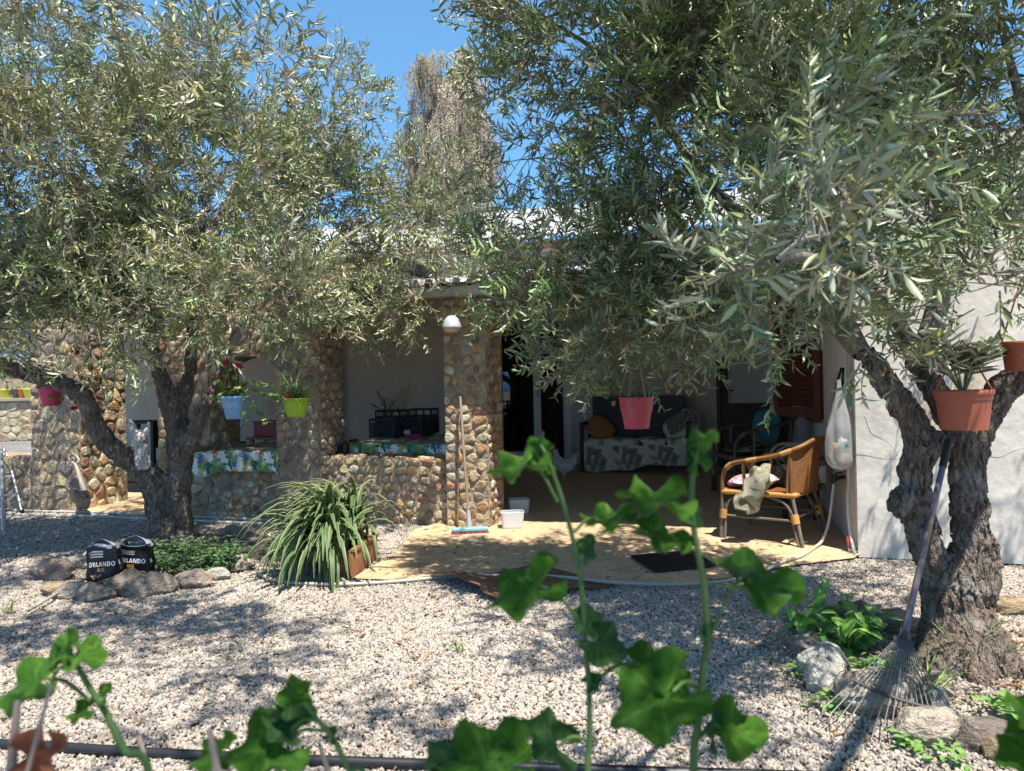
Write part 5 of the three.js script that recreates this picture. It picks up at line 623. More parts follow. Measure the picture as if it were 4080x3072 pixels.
{ // shovel
  const a = onZ(157, 985, 0.1), b = onZ(184, 1068, 0.22), c = onY(194, 1102, 0.02), t = thing('shovel', 'whitish shovel with ring grip leaning on the thick stone pillar', 'shovel'), m = std(lin(0.56, 0.5, 0.45), 0.8, { map: speck }); const d = b.clone().sub(a).normalize();
  part('shaft', tube([a.clone().addScaledVector(d, 0.1), b.clone().addScaledVector(d, 0.03)], [0.018, 0.026], 10), m, t); const ring = []; for (let i = 0; i <= 20; i++) { const w = (i / 20) * 6.2832; ring.push(a.clone().addScaledVector(d, 0.045 - 0.055 * Math.cos(w)).add(V3(Math.sin(w) * 0.058, 0, 0))); } part('grip', tube(ring, 0.014, 8, false), m, t);
  const n = V3(0, 0.35, 1).normalize(), ax = V3(1, 0, 0.05).normalize(), L = c.clone().sub(b); part('blade', thick(grid(16, 14, (u, v) => { const w = 0.11 * Math.pow(Math.sin(Math.PI * (0.2 + 0.62 * v)), 0.6), s = (u - 0.5) * 2; return b.clone().addScaledVector(L, -0.25 + v * 1.25).addScaledVector(ax, s * w).addScaledVector(n, 0.045 * s * s + 0.05 * v * v); }), 0.006), m, t);
}
{ // stepladder
  const al = std(lin(0.55, 0.54, 0.52), 0.4, { metalness: 0.7 }), t = thing('stepladder', 'aluminium stepladder standing beside the thick stone pillar', 'ladder'), f1 = onY(48, 1110, 0), top = onZ(12, 968, f1.z - 0.2), L = RIGHT.clone().multiplyScalar(-0.42);
  for (const k of [0, 1]) { const o = L.clone().multiplyScalar(k); part('leg', tube(curve([f1.clone().add(o), f1.clone().lerp(top, 0.8).add(o), top.clone().add(o).add(V3(-0.06, 0.02, 0))], 14), 0.014, 8), al, t); const f2 = onY(6, 1150, 0).add(o.clone().multiplyScalar(0.9)); part('leg', bar(top.clone().add(o).add(V3(-0.06, 0.02, 0)), f2, 0.014, 8), al, t); part('foot', tube([f1.clone().add(o), f1.clone().add(o).add(V3(-0.003, 0.04, 0))], 0.02, 8), MAT.black, t); }
  for (const k of [0.28, 0.56, 0.84]) { const p = f1.clone().lerp(top, k); part('rung', bar(p, p.clone().add(L), 0.013, 8), al, t); } part('brace', bar(f1.clone().lerp(top, 0.3), onY(6, 1150, 0).lerp(top, 0.3), 0.01, 6), al, t);
}
{ // flower pots on the terrace coping
  const ps = [[14, 'yellow', [0.7, 0.62, 0.05]], [34, 'dark grey', [0.1, 0.1, 0.1]], [47, 'orange', [0.6, 0.16, 0.05]], [62, 'lime yellow', [0.66, 0.64, 0.08]]]; const r = rng(63);
  for (const [px, n, c] of ps) { const p = onY(-40, 948, 0.06).addScaledVector(RIGHT, (px + 40) / FPX * 21); const w = n.includes('yellow') ? 0.15 : 0.11, t = thing('flower_pot', n + ' flower pot on the terrace wall coping', 'pot', V3(p.x, 1.142, p.z), 0, 'pots on the terrace wall'); part('pot', lathe([[0.001, 0], [w * 0.65, 0], [w, 0.22], [w * 1.08, 0.22], [w * 1.08, 0.25], [w * 0.95, 0.25], [0.001, 0.22]], 18), plastic(...c), t); for (let i = 0; i < 14; i++) { const m = part('leaf', oliveLeaves[3], MLeaf, t); m.position.set(r.g() * w, 0.24, r.g() * w); m.scale.setScalar(2); m.quaternion.copy(Q(-1.2 + r.g() * 0.6, r() * 6.3, 0)); } }
}
{ // two black pouches with print
  const print = canvasTex(1024, 512, (c) => { c.fillStyle = '#0d0c0c'; c.fillRect(0, 0, 1024, 512); const face = (x) => { c.save(); c.translate(x, 0); c.fillStyle = '#d9d9dc'; c.font = 'bold 84px sans-serif'; c.fillText('ORLANDO', -196, 250); c.fillStyle = '#d3a52a'; c.font = 'bold 62px sans-serif'; c.fillText('MIX', -70, 318); c.fillStyle = '#8f8a80'; for (const [a, b, k] of [[-150, 372, '#b9a58c'], [-95, 365, '#9d6a55'], [-120, 400, '#b08a74'], [-50, 385, '#a9705f'], [-20, 362, '#93867a']]) { c.fillStyle = k; c.beginPath(); c.ellipse(a, b, 26, 15, 0.2, 0, 7); c.fill(); } c.strokeStyle = '#cfc6a8'; c.lineWidth = 5; for (const y of [430, 452]) { c.beginPath(); c.moveTo(-210, y); c.quadraticCurveTo(-100, y + 40, 0, y); c.quadraticCurveTo(100, y - 30, 210, y); c.stroke(); } c.fillStyle = '#8d8f94'; c.fillRect(-190, 70, 230, 14); c.fillRect(-190, 96, 230, 14); c.fillRect(-190, 122, 230, 14); c.restore(); }; face(256); face(768); });
  const mOut = std(0xffffff, 0.38, { map: print }), mIn = std(lin(0.32, 0.33, 0.36), 0.45);
  const pouch = (px, py, w, h, d, turn, seed, label, tilt) => { const c = onY(px, py, 0), t = thing('pouch_bag', label, 'bag', V3(c.x, 0.004, c.z - d * 0.4), turn, 'black printed bags by the trunk'); t.rotation.z = tilt; const ringP = (u, v, k) => { const a = u * 6.2832 - Math.PI * 0.5 - Math.PI * 0.0, e = 0.42, sg = (q) => Math.sign(q) * Math.pow(Math.abs(q), e); const cr = 1 + noise(Math.cos(a) * 2 + seed, v * 3, Math.sin(a) * 2) * 0.16 + noise(Math.cos(a) * 5 + seed, v * 8, Math.sin(a) * 5) * 0.05; const flare = v > 0.82 ? 1 + (v - 0.82) * 1.1 * noise(Math.cos(a) * 1.5, seed, Math.sin(a) * 1.5) * 3 : 1; return V3(sg(Math.sin(a - Math.PI / 2)) * w * 0.5 * cr * flare * k, v * h * (1 + 0.09 * noise(Math.cos(a) * 1.5 + seed * 3, 0, Math.sin(a) * 1.5) * sstep(0.6, 1, v) * 3), sg(Math.cos(a - Math.PI / 2)) * d * 0.5 * cr * flare * k * (1 - 0.35 * v)); };
    part('pouch', grid(72, 26, (u, v) => ringP(u, v, 1), (u, v) => { const a = u * 6.2832 - Math.PI, X = Math.sign(Math.sin(a)) * Math.pow(Math.abs(Math.sin(a)), 0.42); return [Math.cos(a) > 0 ? 0.75 + 0.24 * X : 0.25 - 0.24 * X, v]; }), mOut, t); part('lining', grid(72, 26, (u, v) => ringP(u, v, 0.97).add(V3(0, v > 0.9 ? 0.004 : 0.001, 0))), mIn, t); part('base', box(w * 0.9, 0.004, d * 0.85, 0, 0.003, 0), mOut, t);
    const fl = grid(14, 8, (u, v) => V3((u - 0.5) * w * 0.8, h + v * 0.05 * Math.sin(u * 3.1), -d * 0.28 + 0.05 * v * v + noise(u * 3, v, seed) * 0.03)); part('torn_flap', thick(fl, 0.002), mIn, t); };
  pouch(218, 1268, 0.2, 0.24, 0.1, 0.3, 3, 'taller black printed bag standing on the gravel', 0.06); pouch(281, 1258, 0.22, 0.235, 0.11, 0.15, 8, 'black printed bag with grey torn top on the rocks beside trunk', -0.04);
}
// ---------------------------------------------------------------- seats under the porch
function pillow(w, h, d, seed, puff = 1) { return grid(28, 28, (u, v) => { const a = u * 6.2832, b = (v - 0.5) * Math.PI, c = Math.cos(b), sg = (q, e) => Math.sign(q) * Math.pow(Math.abs(q), e), x = sg(Math.cos(a) * c, 0.55), y = sg(Math.sin(b), 0.55), z = Math.sin(a) * c, e = 1 - 0.55 * Math.max(Math.abs(x), Math.abs(y)) ** 3; return V3(x * w / 2, y * h / 2, z * d * 0.5 * e * puff + noise(x * 2 + seed, y * 2, z) * 0.012); }, (u, v) => [u * w * 2, v * h]); }
{ // black sofa bench
  const y = floorY(-3.3), t = thing('garden_bench', 'black garden bench with high back against the porch wall', 'bench', V3(0, y, 0));
  part('backrest', box(1.16, 0.62, 0.035, 0.95, 0.6, -3.58, 0.01), MAT.black, t); part('seat', box(1.2, 0.07, 0.52, 0.97, 0.36, -3.3, 0.01), MAT.black, t); part('apron', box(1.16, 0.16, 0.02, 0.97, 0.25, -3.07), MAT.black, t);
  for (const x of [0.33, 1.6]) { for (const z of [-3.08, -3.56]) part('leg', box(0.05, 0.58, 0.05, x, 0.29, z, 0.005), MAT.black, t); part('armrest', box(0.055, 0.035, 0.54, x, 0.59, -3.32, 0.008), MAT.black, t); }
  const g = grid(80, 40, (u, v) => { const x = lerp(0.36, 1.585, u), L = 0.42 + 0.34; let s = v * L, Y, Z; if (s < 0.42) { Z = -3.53 + s * 1.15; Y = 0.405 + noise(x * 4, v * 4, 3) * 0.012; } else { const f = s - 0.42, hem = f * (1 + 0.14 * Math.sin(u * 5.2 + 0.6) + 0.05 * Math.sin(u * 17)); Z = -3.035 + 0.014 * Math.sin(x * 22) * (f / 0.34) + noise(x * 6, 1, v * 3) * 0.012; Y = 0.4 - hem; } return V3(x, y + Y, Z); }, (u, v) => [u * 1.3, v * 0.8]);
  single('bench_cover', 'beige fern print cover draped over the bench seat', 'cover', thick(g, 0.002), clothMat(fernPrint, 2.2, 2.2));
  const c1 = single('cushion', 'orange cushion slumped in the bench corner by the shutter', 'cushion', pillow(0.36, 0.3, 0.13, 2), std(lin(0.4, 0.17, 0.055), 0.95)); c1.position.set(0.5, y + 0.52, -3.36); c1.rotation.set(-0.5, 0.25, -0.62);
  const c2 = single('cushion', 'patterned cushion leaning on the bench arm near the door', 'cushion', pillow(0.46, 0.34, 0.16, 5), clothMat(fernPrint, 1.6, 1.6)); c2.position.set(1.5, y + 0.56, -3.34); c2.rotation.set(-0.45, -0.3, 0.5);
}
const weave = tex(256, 256, (u, v) => { const a = Math.sin(u * 6.2832 * 16) * 0.5 + 0.5, b = Math.sin(v * 6.2832 * 32 + (Math.floor(u * 32) % 2) * Math.PI) * 0.5 + 0.5; return 0.2 + 0.8 * Math.max(a * 0.6, b); }, { color: false }), weaveMap = tex(256, 256, (u, v) => { const b = Math.sin(v * 6.2832 * 32 + (Math.floor(u * 32) % 2) * Math.PI) * 0.5 + 0.5, k = 190 + b * 50 + (pf(u, v, 20, 20, 7, 2) - 0.5) * 60; return [k, k * 0.92, k * 0.8]; });
function rattanChair(label, pos, turn, k) { // cane armchair: hoop of arms and back, bundled legs, bindings
  const t = thing('rattan_chair', label, 'chair', pos, turn), cane = std(lin(...k.cane), 0.55, { map: again(woodMap, 1, 4) }), grey = std(lin(...k.leg), 0.75, { map: again(woodMap, 1, 4) }), band = std(lin(...k.band), 0.5), hoop = curve([V3(0.27, 0.33, 0.25), V3(0.275, 0.47, 0.24), V3(0.285, 0.555, 0.17), V3(0.29, 0.59, 0.02), V3(0.285, 0.63, -0.16), V3(0.24, 0.69, -0.31), V3(0.12, 0.735, -0.37), V3(0, 0.745, -0.385), V3(-0.12, 0.735, -0.37), V3(-0.24, 0.69, -0.31), V3(-0.285, 0.63, -0.16), V3(-0.29, 0.59, 0.02), V3(-0.285, 0.555, 0.17), V3(-0.275, 0.47, 0.24), V3(-0.27, 0.33, 0.25)], 90);
  part('arm_hoop', tube(hoop, 0.0165, 10), cane, t);
  for (const s of [-1, 1]) {
    for (const [x, z, fx, fz] of [[0.27, 0.25, 0.275, 0.265], [0.235, -0.25, 0.29, -0.34]]) { const l = part('leg', merge([tube([V3(s * x, 0.36, z), V3(s * fx, 0, fz)], 0.0135, 8), tube([V3(s * (x - 0.01), 0.27, z - Math.sign(z) * 0.024), V3(s * (fx - 0.004), 0, fz - Math.sign(z) * 0.026)], 0.0125, 8)]), grey, t); part('binding', tube([V3(s * lerp(fx, x, 0.42), 0.15, lerp(fz, z, 0.42) - Math.sign(z) * 0.012), V3(s * lerp(fx, x, 0.6), 0.215, lerp(fz, z, 0.6) - Math.sign(z) * 0.012)], 0.029, 10), band, l); }
    part('arm_post', tube([V3(s * 0.265, 0.36, 0.08), V3(s * 0.285, 0.585, 0.08)], 0.014, 8), band, t); part('arm_brace', tube(curve([V3(s * 0.26, 0.37, 0.0), V3(s * 0.28, 0.44, -0.02), V3(s * 0.285, 0.58, 0.06)], 10), 0.012, 8), grey, t); part('back_post', tube([V3(s * 0.235, 0.34, -0.25), V3(s * 0.26, 0.66, -0.25)], 0.015, 8), cane, t);
    part('stretcher', tube([V3(s * 0.272, 0.17, 0.24), V3(s * 0.262, 0.17, -0.29)], 0.009, 8), grey, t); part('bow_brace', tube(curve([V3(s * 0.27, 0.2, 0.23), V3(s * 0.268, 0.29, 0.19), V3(s * 0.25, 0.33, 0.1)], 8), 0.0095, 8), grey, t); part('bow_brace', tube(curve([V3(s * 0.255, 0.2, -0.27), V3(s * 0.248, 0.29, -0.2), V3(s * 0.245, 0.33, -0.08)], 8), 0.0095, 8), grey, t);
  }
  part('stretcher', tube([V3(0.26, 0.19, -0.285), V3(-0.26, 0.19, -0.285)], 0.009, 8), grey, t);
  part('seat_rail', merge([tube([V3(0.27, 0.345, 0.25), V3(-0.27, 0.345, 0.25)], 0.02, 8), tube([V3(0.27, 0.345, 0.25), V3(0.24, 0.345, -0.27)], 0.02, 8), tube([V3(-0.27, 0.345, 0.25), V3(-0.24, 0.345, -0.27)], 0.02, 8), tube([V3(0.24, 0.345, -0.27), V3(-0.24, 0.345, -0.27)], 0.02, 8)]), band, t);
  const wm = std(lin(...k.weave), 0.65, { map: again(weaveMap, 3, 3), bumpMap: again(weave, 3, 3), bumpScale: 0.006 });
  part('seat', box(0.5, 0.02, 0.5, 0, 0.352, -0.01, 0.006), wm, t);
  if (k.solid) part('woven_back', thick(grid(30, 16, (u, v) => { const s = (u - 0.5) * 2, a = s * 1.05, bx = Math.sin(a) * 0.29, bz = -0.1 - Math.cos(a) * 0.22 + 0.0, tx = Math.sin(a) * 0.31, tz = -0.1 - Math.cos(a) * 0.285, ty = 0.735 - 0.1 * s * s; return V3(lerp(bx, tx, v), lerp(0.35, ty, v), lerp(bz, tz, v)); }, (u, v) => [u * 0.66, v * 0.4]), 0.008), wm, t);
  else for (let i = 0; i < 5; i++) { const s = -1 + i * 0.5, a = s * 0.8; part('back_rod', tube([V3(Math.sin(a) * 0.26, 0.35, -0.1 - Math.cos(a) * 0.17), V3(Math.sin(a) * 0.3, 0.735 - 0.07 * s * s, -0.1 - Math.cos(a) * 0.27)], 0.013, 8), cane, t); }
  for (const i of [10, 18, 27, 63, 72, 80]) part('binding', tube([hoop[i], hoop[i + 1], hoop[i + 2], hoop[i + 3]], 0.0195, 10), band, t);
  return t;
}
const c1 = V3(2.41, floorY(0), 0.0);
const ch1 = rattanChair('honey coloured woven rattan armchair in the porch opening', c1, -1.95, { cane: [0.5, 0.25, 0.07], leg: [0.36, 0.32, 0.28], band: [0.52, 0.26, 0.07], weave: [0.42, 0.19, 0.06], solid: true });
const c2p = V3(2.3, floorY(-1.75), -1.75);
rattanChair('dark brown rattan armchair behind the honey coloured one', c2p, -1.2, { cane: [0.2, 0.14, 0.1], leg: [0.16, 0.12, 0.09], band: [0.16, 0.1, 0.07], weave: [0.14, 0.09, 0.06], solid: false }).scale.setScalar(1.12);
{
  const loc = (x, y, z) => { ch1.updateMatrixWorld(); return ch1.localToWorld(V3(x, y, z)); };
  const s = single('sack_cushion', 'pale leaf print cushion slipping off the woven chair seat', 'cushion', bend(pillow(0.2, 0.38, 0.13, 9, 1.0), (v) => { v.x += noise(v.y * 12, v.x * 9, 3) * 0.06; v.z += noise(v.x * 16, v.y * 11, 7) * 0.06; v.x *= 1.05 - 1.1 * (v.y + 0.1); v.y += noise(v.x * 15, 2, 5) * 0.05; }), std(lin(0.6, 0.58, 0.52), 0.85, { map: again(leafPrint, 4, 4) })); const p = at(1632, 1052, 5.42); s.position.copy(p); s.quaternion.copy(Q(0.1, YAW + 0.1, -0.55));
  const pk = single('cushion', 'pink and wine leaf print cushion on the woven chair seat', 'cushion', pillow(0.42, 0.36, 0.1, 12), clothMat(pinkPrint, 3.2, 3.2)); pk.position.copy(loc(0.02, 0.41, 0.1)); pk.quaternion.copy(Q(-1.5, -1.95, 0.1));
  const te = single('cushion', 'teal cushion upright in the dark rattan armchair', 'cushion', pillow(0.34, 0.36, 0.11, 14), std(lin(0.03, 0.16, 0.17), 0.95)); te.position.copy(c2p).add(V3(0.14, 0.66, -0.04)); te.quaternion.copy(Q(-0.25, -0.75, 0.1));
  const bw = single('cushion', 'black and grey frond cushion on the dark rattan seat', 'cushion', pillow(0.5, 0.5, 0.12, 15), clothMat(darkPrint, 1.4, 1.4)); bw.position.copy(c2p).add(V3(0, 0.46, 0)); bw.quaternion.copy(Q(-1.5, -1.2, 0));
  const f = floorY(-0.9); table('low_table', 'low black table under the palm leaf cloth', 2.5, 2.84, -0.55, -1.1, 0.5, MAT.black);
  const g = grid(30, 30, (u, v) => { const x = lerp(2.44, 2.88, u), z = lerp(-0.45, -1.15, v), e = Math.max(0, 0.06 - (x - 2.44)) + Math.max(0, (x - 2.86)) + Math.max(0, 0.1 - (-0.45 - z)); return V3(x, 0.58 - e * 1.3 - 0.06 * Math.pow(Math.abs(u - 0.5) * 2, 3), z + (v < 0.1 ? -0.04 : 0)); }, (u, v) => [u * 0.5, v * 0.7]);
  single('palm_cushion', 'palm frond print cushion on the low black table', 'cushion', pillow(0.4, 0.46, 0.16, 21), clothMat(palmPrint, 1.3, 1.3)).position.set(2.66, 0.575, -0.82); const pc = scene.children[scene.children.length - 1]; pc.quaternion.copy(Q(-1.45, 0.2, 0));
  const hang = grid(24, 10, (u, v) => V3(lerp(2.46, 2.86, u), 0.51 - v * 0.2, -0.53 + 0.012 * Math.sin(u * 14) + v * 0.02), (u, v) => [u * 0.5, v * 0.3]); single('palm_cloth', 'palm frond cloth hanging from the low black table', 'cloth', thick(hang, 0.002), clothMat(palmPrint, 1.5, 1.5));
}
// ---------------------------------------------------------------- hen
{
  const c = onFloor(1221, 1042), t = thing('hen', 'white hen with red comb standing beside the bench', 'hen', c, YAW - 0.25), S = 1.0;
  const B = [[V3(-0.055, 0.2, 0), V3(0.05, 0.185, 0), 0.078, 0.072], [V3(-0.06, 0.2, 0), V3(-0.09, 0.27, 0), 0.058, 0.036], [V3(-0.09, 0.27, 0), V3(-0.1, 0.335, 0), 0.034, 0.023], [V3(-0.1, 0.34, 0), V3(-0.112, 0.345, 0), 0.026, 0.022], [V3(0.05, 0.2, 0), V3(0.11, 0.25, 0), 0.055, 0.03], [V3(0.1, 0.24, 0), V3(0.145, 0.325, 0), 0.034, 0.012], [V3(-0.01, 0.15, 0.035), V3(-0.005, 0.095, 0.04), 0.036, 0.018], [V3(-0.01, 0.15, -0.035), V3(-0.005, 0.095, -0.04), 0.036, 0.018], [V3(-0.03, 0.2, 0.068), V3(0.075, 0.185, 0.058), 0.032, 0.012], [V3(-0.03, 0.2, -0.068), V3(0.075, 0.185, -0.058), 0.032, 0.012]];
  const f = (x, y, z) => { let d = 1e9; for (const [a, b, r, q] of B) d = smin(d, capsule(x, y, z, a, b, r, q), 0.03); return d + noise(x * 40, y * 60, z * 60) * 0.004 + noise(x * 90, y * 90, z * 90) * 0.002; };
  part('body', paint(nets(f, [-0.19, 0.06, -0.13], [0.2, 0.4, 0.13], 0.0055), (x, y, z) => { const n = fbm(x * 22, y * 30, z * 30, 2), k = 0.62 + n * 0.35, s = sstep(0.05, 0.25, noise(x * 17 + 4, y * 17, z * 17)) * (x > 0 ? 1 : 0.2); return [lerp(k, 0.3, s * 0.6), lerp(k * 0.95, 0.24, s * 0.6), lerp(k * 0.86, 0.2, s * 0.6)]; }), std(0xffffff, 0.95, { vertexColors: true }), t);
  const red = std(lin(0.42, 0.03, 0.025), 0.6), cs = new THREE.Shape([[-0.04, 0], [-0.043, 0.022], [-0.03, 0.016], [-0.022, 0.034], [-0.01, 0.02], [0.002, 0.036], [0.012, 0.02], [0.024, 0.026], [0.026, 0]].map(([x, y]) => new THREE.Vector2(x, y))), cg = new THREE.ExtrudeGeometry(cs, { depth: 0.008, bevelEnabled: true, bevelSize: 0.002, bevelThickness: 0.002, bevelSegments: 2 }); cg.translate(-0.1, 0.357, -0.004); part('comb', cg, red, t);
  for (const s of [-1, 1]) { const w = new THREE.SphereGeometry(0.011, 10, 8); w.scale(0.7, 1.5, 0.5); w.translate(-0.122, 0.318, s * 0.01); part('wattle', w, red, t); const e = new THREE.SphereGeometry(0.0045, 8, 6); e.translate(-0.114, 0.349, s * 0.0225); part('eye', e, MAT.black, t);
    const leg = part('leg', tube([V3(-0.005, 0.1, s * 0.04), V3(0.004, 0.05, s * 0.04), V3(-0.008, 0.008, s * 0.042)], [0.009, 0.0065, 0.007], 7), std(lin(0.5, 0.36, 0.12), 0.7), t); for (const [dx, dz] of [[-0.05, 0.0], [-0.04, 0.025], [-0.04, -0.025], [0.028, 0]]) part('toe', tube([V3(-0.008, 0.008, s * 0.042), V3(-0.008 + dx, 0.004, s * 0.042 + dz)], [0.006, 0.003], 5), leg.material, leg); }
  part('beak', tube([V3(-0.13, 0.345, 0), V3(-0.158, 0.336, 0)], [0.0095, 0.001], 8), std(lin(0.5, 0.36, 0.12), 0.5), t);
  const fg = leafGeo(0.12, 0.035, 0.15, 0.1, [0.55, 0.5, 0.44], [0.5, 0.46, 0.4]); for (let i = 0; i < 7; i++) { const m = part('tail_feather', fg, MTwig, t); m.position.set(0.1, 0.245, (i - 3) * 0.008); m.quaternion.copy(Q(-0.95 - (i % 3) * 0.12, Math.PI / 2 + (i - 3) * 0.1, 0)); }
}
// ---------------------------------------------------------------- hanging pots
function lobed(L, col, n = 7, wave = 0.15, K = 21, R = 3) { const P = [], C = [], I = []; P.push(0, 0, 0); C.push(...col.map((x) => x * 1.4)); for (let j = 1; j <= R; j++) for (let i = 0; i < K; i++) { const a = -2.65 + (5.3 * i) / (K - 1), q = j / R, rr = L * 0.5 * (K > 30 ? 0.9 + 0.1 * Math.cos(a * n) + 0.12 * Math.max(0, Math.cos(a)) ** 8 : 0.86 + 0.14 * Math.cos(a * n)) * q; const vein = K > 30 && Math.cos(a * n) > 0.93 ? 1 : 0, cr = K > 30 ? noise(Math.sin(a) * q * 4 + n, Math.cos(a) * q * 4, wave * 9) * 0.07 * L : 0; P.push(Math.sin(a) * rr * (1 + (K > 30 && j === R ? 0.035 * (i % 2 ? 1 : -1) : 0)), q * q * L * 0.06 + Math.sin(a * 5) * wave * L * 0.18 * q * q + cr - vein * L * 0.012, Math.cos(a) * rr + L * 0.12); C.push(...col.map((x, e) => x * (1 + vein * [1.1, 0.55, 1.2][e]) * (1 + 0.5 * noise(Math.sin(a) * q * 7 + wave, Math.cos(a) * q * 7, 3)))); } for (let i = 0; i < K - 1; i++) { I.push(0, 1 + i, 2 + i); for (let j = 0; j < R - 1; j++) { const a = 1 + j * K + i, b = a + K; I.push(a, b, b + 1, a, b + 1, a + 1); } } const g = new THREE.BufferGeometry(); g.setAttribute('position', new THREE.Float32BufferAttribute(P, 3)); g.setAttribute('color', new THREE.Float32BufferAttribute(C, 3)); g.setIndex(I); g.computeVertexNormals(); return g; }
const gerLeaf = [lobed(0.062, [0.2, 0.33, 0.06]), lobed(0.05, [0.3, 0.4, 0.08]), lobed(0.07, [0.14, 0.25, 0.05])];
function petals(rnd, R) { const gs = []; for (let i = 0; i < 22; i++) { const g = roundLeaf(0.024, 0.02, [0.55, 0.02, 0.07], undefined, 0.2, 4); g.applyMatrix4(M4(V3(rnd.g(), rnd.g(), rnd.g()).multiplyScalar(R), Q(rnd.r(-1.5, 1), rnd() * 6.3, rnd() * 3))); gs.push(g); } return merge(gs); }
function hangPot(name, label, px, py, d, prof, mat, opt) { const c = at(px, py, d), t = thing(name, label, 'hanging pot', c, YAW, 'pots hanging in the olive trees'), H = prof.reduce((m, q) => Math.max(m, q[1]), 0), R = prof[prof.length - 4]?.[0] ?? 0.1; const p = part('pot', opt.square ? bend(lathe(prof, 48), (v) => { const a = Math.atan2(v.z, v.x), k = Math.pow(Math.pow(Math.abs(Math.cos(a)), 5) + Math.pow(Math.abs(Math.sin(a)), 5), -1 / 5); v.x *= k * 0.94; v.z *= k * 0.94; }) : lathe(prof, 36), mat, t); part('soil', lathe([[0.001, H - 0.025], [R * 0.93, H - 0.025]], 24), std(lin(0.07, 0.05, 0.035), 1), t); if (opt.straps) for (let i = 0; i < opt.straps.n; i++) { const a = opt.straps.a + (i / opt.straps.n) * 6.2832; part('strap', bar(V3(Math.cos(a) * R * 0.96, H - 0.01, Math.sin(a) * R * 0.96), V3(opt.straps.x ?? 0, H + opt.straps.h, 0), opt.straps.r ?? 0.0035, 5), opt.straps.m, t); } return [t, H, R]; }
const orangeStrap = plastic(0.62, 0.14, 0.03), greenStrap = plastic(0.25, 0.36, 0.07);
{
  const r = rng(301), [t, H] = hangPot('hanging_pot', 'pale blue square hanging pot with trailing geranium', 510, 905, 5.62, [[0.001, 0], [0.066, 0], [0.082, 0.085], [0.086, 0.086], [0.098, 0.15], [0.104, 0.15], [0.104, 0.17], [0.098, 0.17], [0.09, 0.15]], phy(lin(0.22, 0.4, 0.6), 0.5), { square: true, straps: { n: 3, a: 0.5, h: 0.3, m: orangeStrap, x: -0.02 } });
  const vine = (pts, n, flower) => { const p = curve(pts, 14), s = part('stem', tint(tube(p, 0.0035, 5), 0.22, 0.24, 0.1), MStem, t); for (let i = 0; i < n; i++) { const k = 2 + Math.floor((i / n) * 12), q = p[k], m = part('leaf', r.pick(gerLeaf), MGreen, s); m.position.copy(q).add(V3(r.g() * 0.035, r.g() * 0.03, 0.02 + r.g() * 0.035)); m.quaternion.copy(Q(r.r(0.1, 1.2), r.g() * 1.6, r.g() * 0.8)); m.scale.setScalar(r.r(0.6, 1.1)); } if (flower) { const f = part('flower', petals(r, 0.026), MGreen, s); f.position.copy(p[14]); } };
  const b = V3(0, H - 0.02, 0);
  vine([b, V3(0.08, H + 0.05, 0.02), V3(0.2, H + 0.02, 0.03), V3(0.34, H - 0.03, 0.03)], 22); vine([b, V3(0.1, H + 0.1, 0), V3(0.25, H + 0.08, 0.02)], 14); vine([b, V3(0.12, H - 0.01, 0.05), V3(0.2, H - 0.14, 0.07), V3(0.28, H - 0.2, 0.07)], 12); vine([V3(0.05, H - 0.02, 0.05), V3(0.09, H - 0.12, 0.09), V3(0.11, H - 0.26, 0.09)], 3); vine([b, V3(-0.06, H + 0.06, 0.03), V3(-0.12, H + 0.12, 0.03)], 14); vine([b, V3(-0.07, H + 0.02, 0.04), V3(-0.14, H - 0.03, 0.06)], 12); vine([b, V3(-0.04, H + 0.12, 0.02), V3(-0.07, H + 0.24, 0.02)], 8, true); vine([b, V3(0.02, H + 0.12, 0.02), V3(0.04, H + 0.22, 0.03)], 6, true); vine([b, V3(0.03, H + 0.06, 0.05), V3(0.08, H + 0.05, 0.07)], 10); vine([V3(0.2, H, 0.03), V3(0.32, H + 0.0, 0.04), V3(0.4, H - 0.03, 0.06)], 6, true);
}
{
  const r = rng(302), [t, H] = hangPot('hanging_pot', 'lime green bowl shaped hanging pot with grassy plant', 640, 901, 5.62, [[0.001, 0], [0.06, 0], [0.066, 0.012], [0.09, 0.1], [0.096, 0.13], [0.104, 0.13], [0.104, 0.14], [0.096, 0.14], [0.088, 0.12]], phy(lin(0.36, 0.56, 0.03), 0.42), { straps: { n: 3, a: 0.2, h: 0.28, m: greenStrap, r: 0.0016 } });
  const g = [0, 1, 2].map((k) => leafGeo(0.17 + k * 0.04, 0.006, 0.3, 0.4 + k * 0.2, [0.13, 0.22, 0.06], [0.2, 0.28, 0.1])); for (let i = 0; i < 150; i++) { const m = part('blade', r.pick(g), MLeaf, t); m.position.set(r.g() * 0.06, H - 0.02, r.g() * 0.06); m.quaternion.copy(Q(-r.r(0.35, 1.5), r() * 6.3, 0)); m.scale.setScalar(r.r(0.7, 1.15)); }
}
